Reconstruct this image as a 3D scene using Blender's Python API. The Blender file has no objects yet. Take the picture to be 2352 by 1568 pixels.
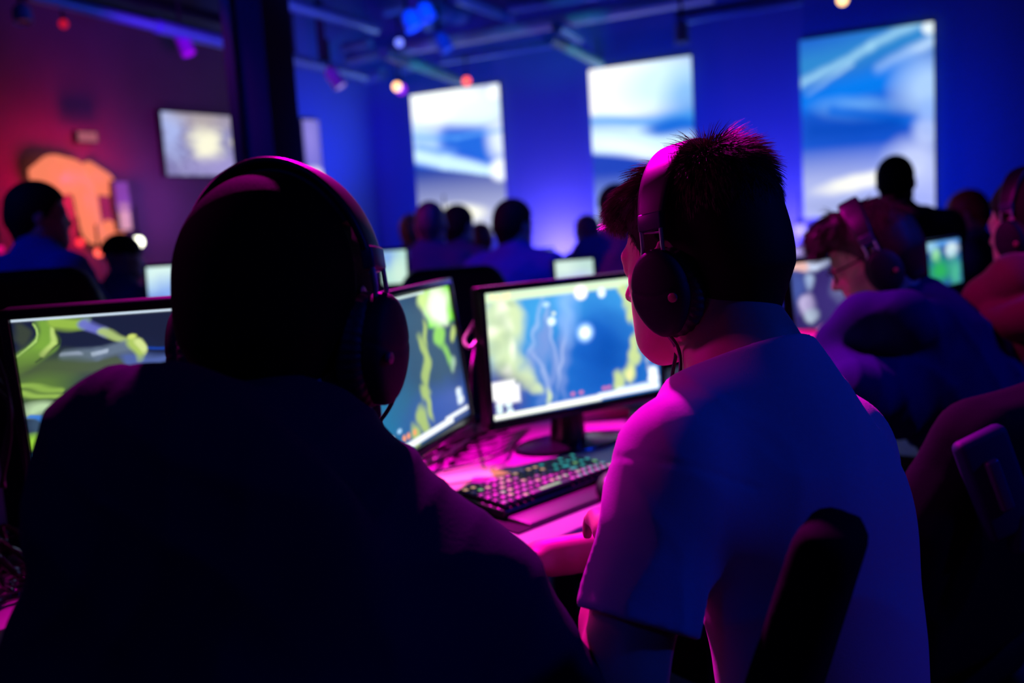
import bpy, bmesh, math, random
import numpy as np
random.seed(7); RNG = np.random.default_rng(11)
PI = math.pi
scene = bpy.context.scene
COL = scene.collection
# ------------------------------------------------------------------ camera frame (35 mm lens, eye height 1.28 m)
FPX = 35 / 36 * 2352
CAM = np.array([0, 0, 1.28])
def Rx(a): c, s = math.cos(a), math.sin(a); return np.array([[1, 0, 0], [0, c, -s], [0, s, c]])
def Ry(a): c, s = math.cos(a), math.sin(a); return np.array([[c, 0, s], [0, 1, 0], [-s, 0, c]])
def Rz(a): c, s = math.cos(a), math.sin(a); return np.array([[c, -s, 0], [s, c, 0], [0, 0, 1]])
RC = Rx(PI / 2 - math.radians(7.1)) @ Rz(math.radians(-3.6))
def ray(px, py): return RC @ np.array([(px - 1176) / FPX, -(py - 784) / FPX, -1])
def at(px, py, d): return CAM + ray(px, py) * d
def onz(px, py, z): r = ray(px, py); return CAM + r * ((z - CAM[2]) / r[2])
def hit(px, py, p0, n): r = ray(px, py); return CAM + r * (np.dot(np.array(p0) - CAM, n) / np.dot(r, n))
def V(*a): return np.array(a, float)
def unit(v): v = np.asarray(v, float); return v / (np.linalg.norm(v) + 1e-12)

# ------------------------------------------------------------------ materials
MATS = {}
def mat(name, col, rough=.6, metal=0, bump=0, bscale=60, var=.15, vscale=8, spec=.5, sheen=0, sss=0, wave=None, coat=0):
    if name in MATS: return MATS[name]
    m = bpy.data.materials.new(name); m.use_nodes = True
    nt = m.node_tree; N = nt.nodes; L = nt.links
    b = N['Principled BSDF']
    b.inputs['Roughness'].default_value = rough; b.inputs['Metallic'].default_value = metal
    b.inputs['Specular IOR Level'].default_value = spec
    if sheen: b.inputs['Sheen Weight'].default_value = sheen; b.inputs['Sheen Roughness'].default_value = .4
    if sss: b.inputs['Subsurface Weight'].default_value = sss; b.inputs['Subsurface Scale'].default_value = .02; b.inputs['Subsurface Radius'].default_value = (1, .3, .15)
    if coat: b.inputs['Coat Weight'].default_value = coat
    tc = N.new('ShaderNodeTexCoord')
    n = N.new('ShaderNodeTexNoise'); n.inputs['Scale'].default_value = vscale; n.inputs['Detail'].default_value = 4
    L.new(tc.outputs['Object'], n.inputs['Vector'])
    mx = N.new('ShaderNodeMix'); mx.data_type = 'RGBA'
    c = np.array(col[:3])
    mx.inputs['A'].default_value = (*np.clip(c * (1 - var), 0, 1), 1); mx.inputs['B'].default_value = (*np.clip(c * (1 + var), 0, 1), 1)
    L.new(n.outputs['Fac'], mx.inputs['Factor']); L.new(mx.outputs['Result'], b.inputs['Base Color'])
    if bump:
        n2 = N.new('ShaderNodeTexNoise'); n2.inputs['Scale'].default_value = bscale; n2.inputs['Detail'].default_value = 6
        L.new(tc.outputs['Object'], n2.inputs['Vector'])
        bp = N.new('ShaderNodeBump'); bp.inputs['Strength'].default_value = bump; bp.inputs['Distance'].default_value = .0025
        L.new(n2.outputs['Fac'], bp.inputs['Height']); L.new(bp.outputs['Normal'], b.inputs['Normal'])
    MATS[name] = m; return m
def emit(name, col, s):
    if name in MATS: return MATS[name]
    m = bpy.data.materials.new(name); m.use_nodes = True; nt = m.node_tree
    b = nt.nodes['Principled BSDF']; b.inputs['Base Color'].default_value = (.02, .02, .02, 1)
    b.inputs['Emission Color'].default_value = (*col, 1); b.inputs['Emission Strength'].default_value = s
    MATS[name] = m; return m
def picmat(name, s):            # a lit screen: the picture it shows is its own colour attribute
    if name in MATS: return MATS[name]
    m = bpy.data.materials.new(name); m.use_nodes = True; nt = m.node_tree
    b = nt.nodes['Principled BSDF']; b.inputs['Base Color'].default_value = (.015, .015, .02, 1); b.inputs['Roughness'].default_value = .35
    a = nt.nodes.new('ShaderNodeAttribute'); a.attribute_name = 'picture'
    nt.links.new(a.outputs['Color'], b.inputs['Emission Color']); b.inputs['Emission Strength'].default_value = s
    MATS[name] = m; return m

# ------------------------------------------------------------------ object helpers
def tag(o, label=None, cat=None, group=None, kind=None):
    if label: o['label'] = label
    if cat: o['category'] = cat
    if group: o['group'] = group
    if kind: o['kind'] = kind
    return o
def mesh(name, v, f, m, parent=None, smooth=True):
    me = bpy.data.meshes.new(name)
    me.from_pydata([tuple(map(float, p)) for p in v], [], [tuple(map(int, q)) for q in f])
    me.materials.append(m)
    if smooth: me.shade_smooth()
    o = bpy.data.objects.new(name, me); COL.objects.link(o)
    if parent: o.parent = parent
    return o
def empty(name, loc=(0, 0, 0), M=None):
    o = bpy.data.objects.new(name, None); COL.objects.link(o)
    o.empty_display_size = .1
    from mathutils import Matrix
    T = np.eye(4); T[:3, 3] = loc
    if M is not None: T[:3, :3] = M
    o.matrix_world = Matrix(T.tolist()); return o
def setmat(o, loc, M=None, s=1.0):
    from mathutils import Matrix
    T = np.eye(4); T[:3, :3] = (np.eye(3) if M is None else M) * s; T[:3, 3] = loc
    o.matrix_world = Matrix(T.tolist())
def copy_tree(o, parent=None):
    c = o.copy(); COL.objects.link(c)
    if parent: c.parent = parent
    for ch in list(o.children): copy_tree(ch, c)
    return c
class MB:                       # collects shapes for ONE mesh
    def __init__(s): s.v = []; s.f = []
    def add(s, v, f):
        n = len(s.v); s.v += [tuple(p) for p in v]; s.f += [tuple(i + n for i in q) for q in f]; return s
    def box(s, c, size, M=None, bev=.0):
        c = np.array(c, float); h = np.array(size, float) / 2; M = np.eye(3) if M is None else M
        bm = bmesh.new(); bmesh.ops.create_cube(bm, size=1)
        for q in bm.verts: q.co = (q.co.x * 2 * h[0], q.co.y * 2 * h[1], q.co.z * 2 * h[2])
        if bev > 0: bmesh.ops.bevel(bm, geom=bm.edges[:], offset=min(bev, h.min() * .95), segments=3, affect='EDGES', profile=.5)
        bm.verts.index_update()
        s.add([c + M @ np.array(q.co) for q in bm.verts], [[w.index for w in g.verts] for g in bm.faces]); bm.free(); return s
    def tube(s, pts, r, n=10, cap=True, smooth=0, flat=1.0, up=None):
        P = [np.array(p, float) for p in pts]
        R = list(r) if hasattr(r, '__len__') else [r] * len(P)
        if smooth:
            P, R = spline(P, smooth, R)
        k = len(P); T = [unit(P[min(i + 1, k - 1)] - P[max(i - 1, 0)]) for i in range(k)]
        a = np.array(up, float) if up is not None else (V(0, 0, 1) if abs(T[0][2]) < .9 else V(1, 0, 0))
        vs = []; fs = []
        x = unit(a - T[0] * a.dot(T[0]))
        for i in range(k):
            x = unit(x - T[i] * x.dot(T[i])); y = np.cross(T[i], x)
            for j in range(n):
                t = 2 * PI * j / n; vs.append(P[i] + R[i] * (math.cos(t) * x * flat + math.sin(t) * y))
        for i in range(k - 1):
            for j in range(n): fs.append((i * n + j, i * n + (j + 1) % n, (i + 1) * n + (j + 1) % n, (i + 1) * n + j))
        if cap: fs.append(tuple(range(n))[::-1]); fs.append(tuple((k - 1) * n + j for j in range(n)))
        return s.add(vs, fs)
    def lathe(s, prof, c=(0, 0, 0), M=None, n=24):      # (radius, height) pairs around local z
        M = np.eye(3) if M is None else M; c = np.array(c, float); vs = []; fs = []
        for r, z in prof:
            for j in range(n):
                t = 2 * PI * j / n; vs.append(c + M @ V(r * math.cos(t), r * math.sin(t), z))
        for i in range(len(prof) - 1):
            for j in range(n): fs.append((i * n + j, i * n + (j + 1) % n, (i + 1) * n + (j + 1) % n, (i + 1) * n + j))
        fs.append(tuple(range(n))[::-1]); fs.append(tuple((len(prof) - 1) * n + j for j in range(n)))
        return s.add(vs, fs)
    def prism(s, poly, a, b, tr=lambda x, y, z: (x, y, z)):   # outline poly (x,y), from depth a to b
        n = len(poly); vs = [tr(x, y, a) for x, y in poly] + [tr(x, y, b) for x, y in poly]
        fs = [tuple(range(n))[::-1], tuple(range(n, 2 * n))] + [(i, (i + 1) % n, n + (i + 1) % n, n + i) for i in range(n)]
        return s.add(vs, fs)
    def build(s, name, m, parent=None, smooth=True, ang=40):
        o = mesh(name, s.v, s.f, m, parent, False)
        if smooth: o.data.set_sharp_from_angle(angle=math.radians(ang)) if hasattr(o.data, 'set_sharp_from_angle') else None; o.data.shade_smooth() if not hasattr(o.data, 'set_sharp_from_angle') else [setattr(p, 'use_smooth', True) for p in o.data.polygons]
        return o
def spline(P, n, R=None):
    P = [np.array(p, float) for p in P]; out = []; ro = []
    Q = [2 * P[0] - P[1]] + P + [2 * P[-1] - P[-2]]
    for i in range(1, len(Q) - 2):
        for j in range(n):
            t = j / n; a, b, c, d = Q[i - 1], Q[i], Q[i + 1], Q[i + 2]
            out.append(.5 * ((2 * b) + (-a + c) * t + (2 * a - 5 * b + 4 * c - d) * t * t + (-a + 3 * b - 3 * c + d) * t ** 3))
            if R is not None: ro.append(R[i - 1] * (1 - t) + R[i] * t)
    out.append(P[-1])
    if R is not None: ro.append(R[-1]); return out, ro
    return out

# ------------------------------------------------------------------ signed-distance modelling: one continuous skin per body / garment
F4 = np.float32
def sd_cone(P, a, b, ra, rb):
    a = np.asarray(a, F4); ba = np.asarray(b, F4) - a
    t = np.clip(((P - a) @ ba) / (ba @ ba + 1e-9), 0, 1)
    return np.linalg.norm(P - a - t[:, None] * ba, axis=1) - (ra + (rb - ra) * t)
def sd_ell(P, c, r, M=None):
    Q = P - np.asarray(c, F4)
    if M is not None: Q = Q @ np.asarray(M, F4)
    r = np.asarray(r, F4)
    k0 = np.linalg.norm(Q / r, axis=1); k1 = np.linalg.norm(Q / (r * r), axis=1)
    return k0 * (k0 - 1) / np.maximum(k1, 1e-6)
def sd_box(P, c, h, rad, M=None):
    Q = P - np.asarray(c, F4)
    if M is not None: Q = Q @ np.asarray(M, F4)
    q = np.abs(Q) - (np.asarray(h, F4) - rad)
    return np.linalg.norm(np.maximum(q, 0), axis=1) + np.minimum(q.max(axis=1), 0) - rad
def smin(a, b, k):
    h = np.clip(k - np.abs(a - b), 0, None) / k
    return np.minimum(a, b) - h * h * k * .25
def smax(a, b, k): return -smin(-a, -b, k)
def near(P, d, c, r, fn, k):    # blends fn in, but evaluates it only near c
    m = ((P - np.asarray(c, F4)) ** 2).sum(1) < r * r
    if m.any(): d = d.copy(); d[m] = smin(d[m], fn(P[m]), k)
    return d
def surf(fn, lo, hi, h, B=8):
    lo = np.array(lo, float); hi = np.array(hi, float)
    nb = np.ceil((hi - lo) / (h * B)).astype(int) + 1
    g = np.stack(np.meshgrid(*[np.arange(n) for n in nb], indexing='ij'), -1).reshape(-1, 3)
    cen = (lo + (g * B + (B - 1) / 2) * h).astype(F4)
    dc = fn(cen)
    keep = np.abs(dc) < B * h * .87 * 1.7 + .006
    Vv = np.repeat(np.repeat(np.repeat(np.where(dc < 0, -1, 1).astype(F4).reshape(nb), B, 0), B, 1), B, 2)
    off = np.stack(np.meshgrid(*[np.arange(B)] * 3, indexing='ij'), -1).reshape(-1, 3)
    gk = g[keep]
    for i in range(0, len(gk), 400):
        idx = (gk[i:i + 400, None, :] * B + off[None]).reshape(-1, 3)
        Vv[idx[:, 0], idx[:, 1], idx[:, 2]] = fn((lo + idx * h).astype(F4))
    S = Vv < 0
    n = [x - 1 for x in S.shape]
    cnt = np.zeros(n, np.int8)
    for dx in (0, 1):
        for dy in (0, 1):
            for dz in (0, 1): cnt += S[dx:dx + n[0], dy:dy + n[1], dz:dz + n[2]]
    act = (cnt > 0) & (cnt < 8); C = np.argwhere(act)
    ids = -np.ones(n, np.int64); ids[act] = np.arange(len(C))
    acc = np.zeros((len(C), 3)); w = np.zeros(len(C))
    cs = [(a, b, c) for a in (0, 1) for b in (0, 1) for c in (0, 1)]
    val = {q: Vv[C[:, 0] + q[0], C[:, 1] + q[1], C[:, 2] + q[2]] for q in cs}
    for q in cs:
        for ax in range(3):
            if q[ax] == 0:
                p = list(q); p[ax] = 1; p = tuple(p); a, b = val[q], val[p]
                m = (a < 0) != (b < 0); t = np.where(m, a / np.where(m, a - b, 1), 0)
                pos = np.array(q, float)[None] + t[:, None] * (np.array(p) - np.array(q))[None]
                acc[m] += pos[m]; w[m] += 1
    verts = lo + (C + acc / w[:, None]) * h
    quads = []
    for ax in range(3):
        s0 = [slice(1, -1)] * 3; s1 = [slice(1, -1)] * 3; s0[ax] = slice(0, -1); s1[ax] = slice(1, None)
        a = S[tuple(s0)]; b = S[tuple(s1)]; E = np.argwhere(a != b)
        if not len(E): continue
        sg = a[E[:, 0], E[:, 1], E[:, 2]]
        base = E.copy()
        for k in range(3):
            if k != ax: base[:, k] += 1
        u, v = (ax + 1) % 3, (ax + 2) % 3
        def cell(du, dv):
            c = base.copy(); c[:, u] -= du; c[:, v] -= dv; return ids[c[:, 0], c[:, 1], c[:, 2]]
        q = np.stack([cell(1, 1), cell(0, 1), cell(0, 0), cell(1, 0)], 1)
        q[~sg] = q[~sg][:, ::-1]
        quads.append(q)
    return verts, np.concatenate(quads)
def fastmesh(name, v, f, m, parent=None):
    me = bpy.data.meshes.new(name)
    me.vertices.add(len(v)); me.vertices.foreach_set('co', np.asarray(v, np.float32).ravel())
    f = np.asarray(f, np.int32); k = f.shape[1]
    me.loops.add(f.size); me.loops.foreach_set('vertex_index', f.ravel())
    me.polygons.add(len(f)); me.polygons.foreach_set('loop_start', np.arange(0, f.size, k, dtype=np.int32))
    me.update(calc_edges=True); me.validate()
    me.polygons.foreach_set('use_smooth', np.ones(len(me.polygons), bool))
    me.materials.append(m)
    o = bpy.data.objects.new(name, me); COL.objects.link(o)
    if parent: o.parent = parent
    return o
def sdf_obj(name, fn, lo, hi, h, m, parent=None):
    v, f = surf(fn, lo, hi, h); return fastmesh(name, v, f, m, parent)

# ------------------------------------------------------------------ pictures on lit screens
class Canvas:
    def __init__(s, nx, ny, asp, col):
        s.nx, s.ny, s.asp = nx, ny, asp
        x = (np.arange(nx) + .5) / nx; y = (np.arange(ny) + .5) / ny
        s.X, s.Y = np.meshgrid(x, y)     # y downwards
        s.C = np.ones((ny, nx, 3)) * np.array(col)
        s.wx = s.X; s.wy = s.Y
    def warp(s, amp, f, seed=0):
        r = np.random.default_rng(seed); s.wx = s.X.copy(); s.wy = s.Y.copy()
        for i in range(4):
            a, b, c, d = r.uniform(-f, f, 4) * (1 + i); p, q = r.uniform(0, 6, 2)
            s.wx += amp / (1 + i) * np.sin(a * s.X + b * s.Y + p); s.wy += amp / (1 + i) * np.sin(c * s.X + d * s.Y + q)
    def put(s, a, col):
        a = np.clip(a, 0, 1)[..., None]; s.C = s.C * (1 - a) + np.array(col) * a
    def ell(s, cx, cy, rx, ry, col, soft=.3, al=1, rot=0):
        x = (s.wx - cx) * s.asp; y = s.wy - cy; c, n = math.cos(rot), math.sin(rot)
        u = (c * x + n * y) / (rx * s.asp); v = (-n * x + c * y) / ry
        s.put(al * np.clip((1 + soft - np.sqrt(u * u + v * v)) / (2 * soft), 0, 1), col)
    def rect(s, x0, y0, x1, y1, col, al=1, soft=.004, straight=True):
        X, Y = (s.X, s.Y) if straight else (s.wx, s.wy)
        d = np.minimum(np.minimum(X - x0, x1 - X) * s.asp, np.minimum(Y - y0, y1 - Y))
        s.put(al * np.clip(d / soft + .5, 0, 1), col)
    def line(s, pts, w, col, al=1, soft=.4):
        for (ax, ay), (bx, by) in zip(pts[:-1], pts[1:]):
            px, py = (s.wx - ax) * s.asp, s.wy - ay; dx, dy = (bx - ax) * s.asp, by - ay
            t = np.clip((px * dx + py * dy) / (dx * dx + dy * dy + 1e-9), 0, 1)
            d = np.hypot(px - t * dx, py - t * dy)
            s.put(al * np.clip((1 + soft - d / w) / (2 * soft), 0, 1), col)
    def grad(s, fn): s.C = fn(s.C, s.X, s.Y)
def screen_obj(name, cv, P00, P10, P01, strength, parent=None):
    """picture surface: P00 top left, P10 top right, P01 bottom left"""
    nx, ny = cv.nx, cv.ny; P00, P10, P01 = map(lambda q: np.array(q, float), (P00, P10, P01))
    i, j = np.meshgrid(np.arange(nx + 1) / nx, np.arange(ny + 1) / ny)
    v = P00 + i.reshape(-1, 1) * (P10 - P00) + j.reshape(-1, 1) * (P01 - P00)
    a = np.arange(ny)[:, None] * (nx + 1) + np.arange(nx)[None]
    f = np.stack([a, a + nx + 1, a + nx + 2, a + 1], -1).reshape(-1, 4)
    o = fastmesh(name, v, f, picmat('lit_screen_%g' % strength, strength), parent)
    col = np.ones((nx * ny, 4, 4), np.float32); col[..., :3] = np.clip(cv.C, 0, None).reshape(-1, 1, 3)
    at_ = o.data.attributes.new('picture', 'FLOAT_COLOR', 'CORNER'); at_.data.foreach_set('color', col.ravel())
    return o
# ------------------------------------------------------------------ people
def hrot(yaw, down=0, tilt=0):  # yaw: degrees turned to the left of +Y
    return Rz(math.radians(yaw)) @ Rx(-math.radians(down)) @ Ry(math.radians(tilt))
def head_d(Q):                  # local frame: x right, y face, z up, origin between the ears
    A = lambda *p: np.array(p, F4)
    d = sd_ell(Q, A(0, -.014, .032), A(.076, .098, .088))
    d = smin(d, sd_ell(Q, A(0, .032, -.03), A(.061, .062, .082)), .03)
    d = smin(d, sd_ell(Q, A(0, .048, -.075), A(.046, .045, .045)), .03)
    d = smin(d, sd_cone(Q, A(0, .074, -.108), A(0, .076, -.104), .018, .018), .025)        # chin
    for s in (-1, 1):
        d = smin(d, sd_cone(Q, A(s * .058, .0, -.055), A(s * .03, .06, -.095), .020, .016), .03)   # jaw
        d = smin(d, sd_cone(Q, A(s * .045, .052, -.02), A(s * .058, .03, -.015), .016, .014), .02)  # cheekbone
        d = smax(d, -sd_ell(Q, A(s * .031, .092, .0), A(.015, .012, .010)), .012)                 # socket
        d = smin(d, sd_ell(Q, A(s * .031, .076, .0), A(.0125, .0125, .0115)), .002)
    d = smin(d, sd_cone(Q, A(-.034, .079, .018), A(.034, .079, .018), .009, .009), .014)   # brow
    d = smin(d, sd_cone(Q, A(0, .086, .006), A(0, .107, -.030), .006, .0095), .010)        # nose
    for s in (-1, 1): d = smin(d, sd_cone(Q, A(s * .009, .096, -.034), A(s * .011, .094, -.034), .008, .007), .006)
    d = smin(d, sd_ell(Q, A(0, .090, -.056), A(.021, .009, .0055)), .006)
    d = smin(d, sd_ell(Q, A(0, .089, -.066), A(.018, .009, .0065)), .005)
    d = smax(d, -sd_ell(Q, A(0, .098, -.0608), A(.020, .006, .0014)), .003)
    for s in (-1, 1):                                                                     # ears
        M = (Rz(s * -.35)).astype(F4)
        e = sd_ell(Q, A(s * .082, -.012, -.004), A(.009, .020, .032), M)
        e = smax(e, -sd_ell(Q, A(s * .092, -.010, .000), A(.006, .012, .021), M), .004)
        d = smin(d, e, .006)
    return d
def hair_d(Q, thick=.010, style='short'):
    A = lambda *p: np.array(p, F4)
    x, y, z = Q[:, 0], Q[:, 1], Q[:, 2]
    d = sd_ell(Q, A(0, -.014, .032), A(.076 + thick, .098 + thick, .088 + thick * 1.2))
    d = smin(d, sd_cone(Q, A(0, -.055, -.02), A(0, -.050, -.075), .062 + thick * .5, .045 + thick * .3), .03)
    line = np.interp(y, [-.2, -.06, -.03, -.015, .02, .045, .06, .075, .2], [-.100, -.100, -.075, -.02, -.005, .035, .055, .060, .060]).astype(F4)
    if style == 'tuft':
        d = smin(d, sd_ell(Q, A(.0, -.055, .078), A(.052, .048, .040)), .03)
        d = smin(d, sd_ell(Q, A(0, .066, .074), A(.058, .034, .030)), .03)
    if style == 'quiff':
        d = smin(d, sd_ell(Q, A(.0, .040, .100), A(.060, .060, .030)), .03)
        if 1:
            d = smin(d, sd_ell(Q, A(0, .075, .085), A(.062, .042, .036)), .03)
        d = d + .0025 * np.sin(90 * x + 30 * y) * np.sin(70 * y + 20 * z)
    if style in ('tuft', 'quiff', 'phones'):      # hair pressed flat under the headband
        g = np.maximum(np.abs(y + .004) - .024, (1 - np.sqrt((x / .0875) ** 2 + ((z - .02) / .1125) ** 2)) * .1)
        d = smax(d, -g, .008)
    if style == 'cap': line = line * 0 + .02
    line = line + .003 * np.sin(x * 160)
    return smax(d, line - z, .008)
def neck_d(P, c, H, N): return sd_cone(P, c + H @ V(0, -.028, -.055), N, .052, .058)
def hand_fn(W, d, n, side, curl=.5, spread=1.0):
    d = unit(d); n = unit(np.array(n) - d * np.dot(n, d)); s = np.cross(d, n); M = np.stack([s, d, n], 1)
    def rot(v, a):   # bend towards the palm
        return unit(v * math.cos(a) - n * math.sin(a)) if abs(np.dot(v, d)) > .999 else unit(v * math.cos(a) - np.cross(s, v) * -math.sin(a) * -1)
    segs = []
    for i in range(4):
        off = (-.030 + .020 * i) * (1 if side > 0 else -1)
        L = (.070, .079, .073, .058)[i]; p = W + d * (.086 - abs(i - 1.3) * .004) + s * off
        ang = 0; cc = curl * (1 + .12 * (i - 1.5))
        lat = s * off * .9 * spread
        for fr, r0, r1, k in ((.46, .0092, .0084, .7), (.30, .0084, .0078, 1.1), (.24, .0078, .0066, .8)):
            ang += cc * k; v = unit(d * math.cos(ang) - n * math.sin(ang) + lat * 3)
            q = p + v * L * fr; segs.append((p, q, r0, r1)); p = q
    ts = -1 if side > 0 else 1
    p = W + d * .022 + s * ts * .026; q = p + unit(d * .75 + s * ts * .75 - n * .35) * .042
    r = q + unit(d * .95 + s * ts * .25 - n * .45 * (1 + curl)) * .034; r2 = r + unit(d - n * .6 * (1 + curl)) * .022
    th = [(p, q, .015, .012), (q, r, .0115, .0098), (r, r2, .0098, .0080)]
    def f(P):
        D = sd_box(P, W + d * .048, (.038, .046, .0135), .0125, M)
        D = smin(D, sd_cone(P, W - d * .02, W + d * .02, .024, .026), .02)
        for a, b, ra, rb in th: D = smin(D, sd_cone(P, a, b, ra, rb), .006)
        F = None
        for a, b, ra, rb in segs:
            e = sd_cone(P, a, b, ra, rb); F = e if F is None else np.minimum(F, e)
        return smin(D, F, .006)
    return f, W + d * .08
def folds(P, amp, f, dirs, seed=0):
    r = np.random.default_rng(seed); out = 0
    w = .03 * np.sin(P @ (r.uniform(-14, 14, 3)).astype(F4)) + .02 * np.sin(P @ (r.uniform(-30, 30, 3)).astype(F4) + 1)
    for i, dv in enumerate(dirs):
        dv = unit(dv).astype(F4)
        m = .5 + .5 * np.sin(P @ (r.uniform(-9, 9, 3)).astype(F4) + i * 2)
        out = out + m * (1 - np.abs(np.sin(f * (1 + .3 * i) * (P @ dv + w) + i))) ** 1.6
    return -amp * out
class Body:
    def __init__(s, head, yaw, down=0, tilt=0, torso_yaw=None, lean=.10, sh_w=.185, N=None, pelvis=None, sh=None, el=None, wr=None, hd=None, size=1.0, hands=True, reach=.30, bulk=1.0):
        s.c = np.array(head, float); s.H = hrot(yaw, down, tilt); s.k = size; s.hands = hands; s.bulk = bulk
        ty = math.radians(yaw if torso_yaw is None else torso_yaw)
        f = V(-math.sin(ty), math.cos(ty), 0); r = V(math.cos(ty), math.sin(ty), 0); s.f, s.r = f, r
        s.N = s.c + V(0, 0, -.165) * size - f * .035 if N is None else np.array(N, float)
        s.P = V(*(s.N[:2] - f[:2] * lean * 2.2), s.N[2] - .53) if pelvis is None else np.array(pelvis, float)
        mid = s.N + V(0, 0, -.045)
        s.sh = [mid - r * sh_w, mid + r * sh_w] if sh is None else [np.array(q, float) for q in sh]
        s.el = [q + V(0, 0, -.24) + f * .13 + (q - mid) * .15 for q in s.sh] if el is None else [np.array(q, float) for q in el]
        s.wr = [q + f * .23 - (q - mid) * .15 * V(1, 1, 0) + V(0, 0, .02) for q in s.el] if wr is None else [np.array(q, float) for q in wr]
        s.hd = [(f, V(0, 0, 1), .45)] * 2 if hd is None else hd
        s.hf = []
        for i in range(2):
            d, n, cu = s.hd[i]; s.hf.append(hand_fn(s.wr[i], d, n, 1 if i else -1, cu))
        s.up = unit(s.N - s.P); x = unit(s.sh[1] - s.sh[0]); y = unit(np.cross(s.up, x)); s.M = np.stack([np.cross(y, s.up), y, s.up], 1)
        s.y = y
    def torso(s, P, g=0.0, hunch=.025):
        C = s.N + (s.P - s.N) * .34 - s.y * hunch; A = s.N + (s.P - s.N) * .70 - s.y * hunch * .6; b = s.bulk
        d = sd_ell(P, C, (.158 * b + g, .108 * b + g, .19 + g), s.M)
        d = smin(d, sd_ell(P, A, (.140 * b + g, .102 * b + g, .17 + g), s.M), .08)
        d = smin(d, sd_ell(P, s.P, (.160 * b + g, .118 * b + g, .12 + g), s.M), .07)
        for q in s.sh:
            d = smin(d, sd_cone(P, s.N + s.up * .015, q + s.up * -.004, .040 + g, .046 * b + g), .05)
            d = smin(d, sd_cone(P, C + (q - C) * .3, q - s.up * .05, .07 + g, .045 + g), .05)
        return d
    def body(s, P):
        d = head_d(((P - s.c) @ s.H.astype(F4)) / s.k) * s.k
        d = smin(d, neck_d(P, s.c, s.H, s.N), .028)
        d = smin(d, s.torso(P), .05)
        for i in range(2):
            d = smin(d, sd_cone(P, s.sh[i], s.el[i], .050, .040), .04)
            d = smin(d, sd_cone(P, s.el[i], s.el[i] * .65 + s.wr[i] * .35, .040, .041), .02)
            d = smin(d, sd_cone(P, s.el[i] * .65 + s.wr[i] * .35, s.wr[i], .041, .026), .02)
            if s.hands: d = near(P, d, s.hf[i][1], .16, s.hf[i][0], .014)
            else: d = smin(d, sd_ell(P, s.wr[i] + s.f * .07, (.04, .05, .04)), .03)
        return d
    def hair(s, P, thick=.010, style='short'): return hair_d(((P - s.c) @ s.H.astype(F4)) / s.k, thick, style) * s.k
    def tee(s, P, g=.014, sleeve=.72, amp=.006, seed=1):
        d = s.torso(P, g)
        d = d + folds(P, amp, 34, [s.up + s.M[:, 0] * .5, s.up * .4 - s.M[:, 0]], seed)
        for i in range(2):
            e = s.sh[i] + (s.el[i] - s.sh[i]) * sleeve; ax = unit(s.el[i] - s.sh[i])
            a = sd_cone(P, s.sh[i], e, .062, .078) + folds(P, amp * .8, 42, [ax + s.M[:, 1] * .5, s.M[:, 0]], seed + 3)
            a = smax(a, (P - e.astype(F4)) @ ax.astype(F4), .006)
            a = smax(a, -smax(sd_cone(P, s.sh[i], e + ax * .1, .052, .070), -((P - (e - ax * .05).astype(F4)) @ ax.astype(F4)), .004), .004)
            d = smin(d, a, .030)
        cut = sd_cone(P, s.c, s.N + (s.c - s.N) * .10, .070, .072)       # neck opening
        d = smax(d, -cut, .008)
        return smax(d, ((s.P - s.up * .10).astype(F4) - P) @ s.up.astype(F4), .01)
    def sleeves(s, P, d, r=(.064, .058, .044), amp=.007, seed=5, upto=1.0):
        for i in range(2):
            w = s.el[i] + (s.wr[i] - s.el[i]) * upto; ax = unit(s.el[i] - s.sh[i]); bx = unit(w - s.el[i])
            d = smin(d, sd_cone(P, s.sh[i], s.el[i], r[0], r[1]) + folds(P, amp, 45, [ax], seed), .035)
            d = smin(d, sd_cone(P, s.el[i], w, r[1], r[2]) + folds(P, amp, 50, [bx], seed + 1), .02)
        return d
    def jacket(s, P, g=.03, amp=.010, seed=5, collar=True):
        d = s.torso(P, g) + folds(P, amp, 24, [s.up + s.M[:, 0] * .4, s.up * .5 - s.M[:, 0]], seed)
        d = s.sleeves(P, d, (.070, .062, .046), amp * .8, seed)
        if collar:
            c = sd_cone(P, s.N - s.up * .02, s.N + (s.c - s.N) * .30, .088, .074); d = smin(d, c, .03)
        d = smax(d, -sd_cone(P, s.c, s.N + (s.c - s.N) * .15, .056, .060), .008)
        return smax(d, ((s.P - s.up * .13).astype(F4) - P) @ s.up.astype(F4), .01)
    def box(s, pad=.13):
        A = np.array([s.c + V(0, 0, .02), s.c, s.N, s.P] + s.sh + s.el + s.wr + [s.wr[0] + s.hd[0][0] * .15, s.wr[1] + s.hd[1][0] * .15])
        return A.min(0) - pad, A.max(0) + pad
    def legs(s, P, floor=0.0, stand=False):
        d = sd_ell(P, s.P, (.17, .13, .12), s.M); k = []
        for i, g in ((0, -1), (1, 1)):
            hip = s.P + s.r * g * .09 + V(0, 0, -.03)
            if stand: kn = V(hip[0], hip[1], .48) + s.r * g * .03 + s.f * .03; ft = V(kn[0], kn[1], .10)
            else: kn = hip + s.f * .40 + s.r * g * .06 + V(0, 0, .02); kn[2] = max(kn[2], .48); ft = V(kn[0] - s.f[0] * .03, kn[1] - s.f[1] * .03, .10)
            d = smin(d, sd_cone(P, hip, kn, .088, .066), .05)
            d = smin(d, sd_cone(P, kn, ft, .066, .052), .02); k.append(ft)
        s.ft = k; return d
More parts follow.
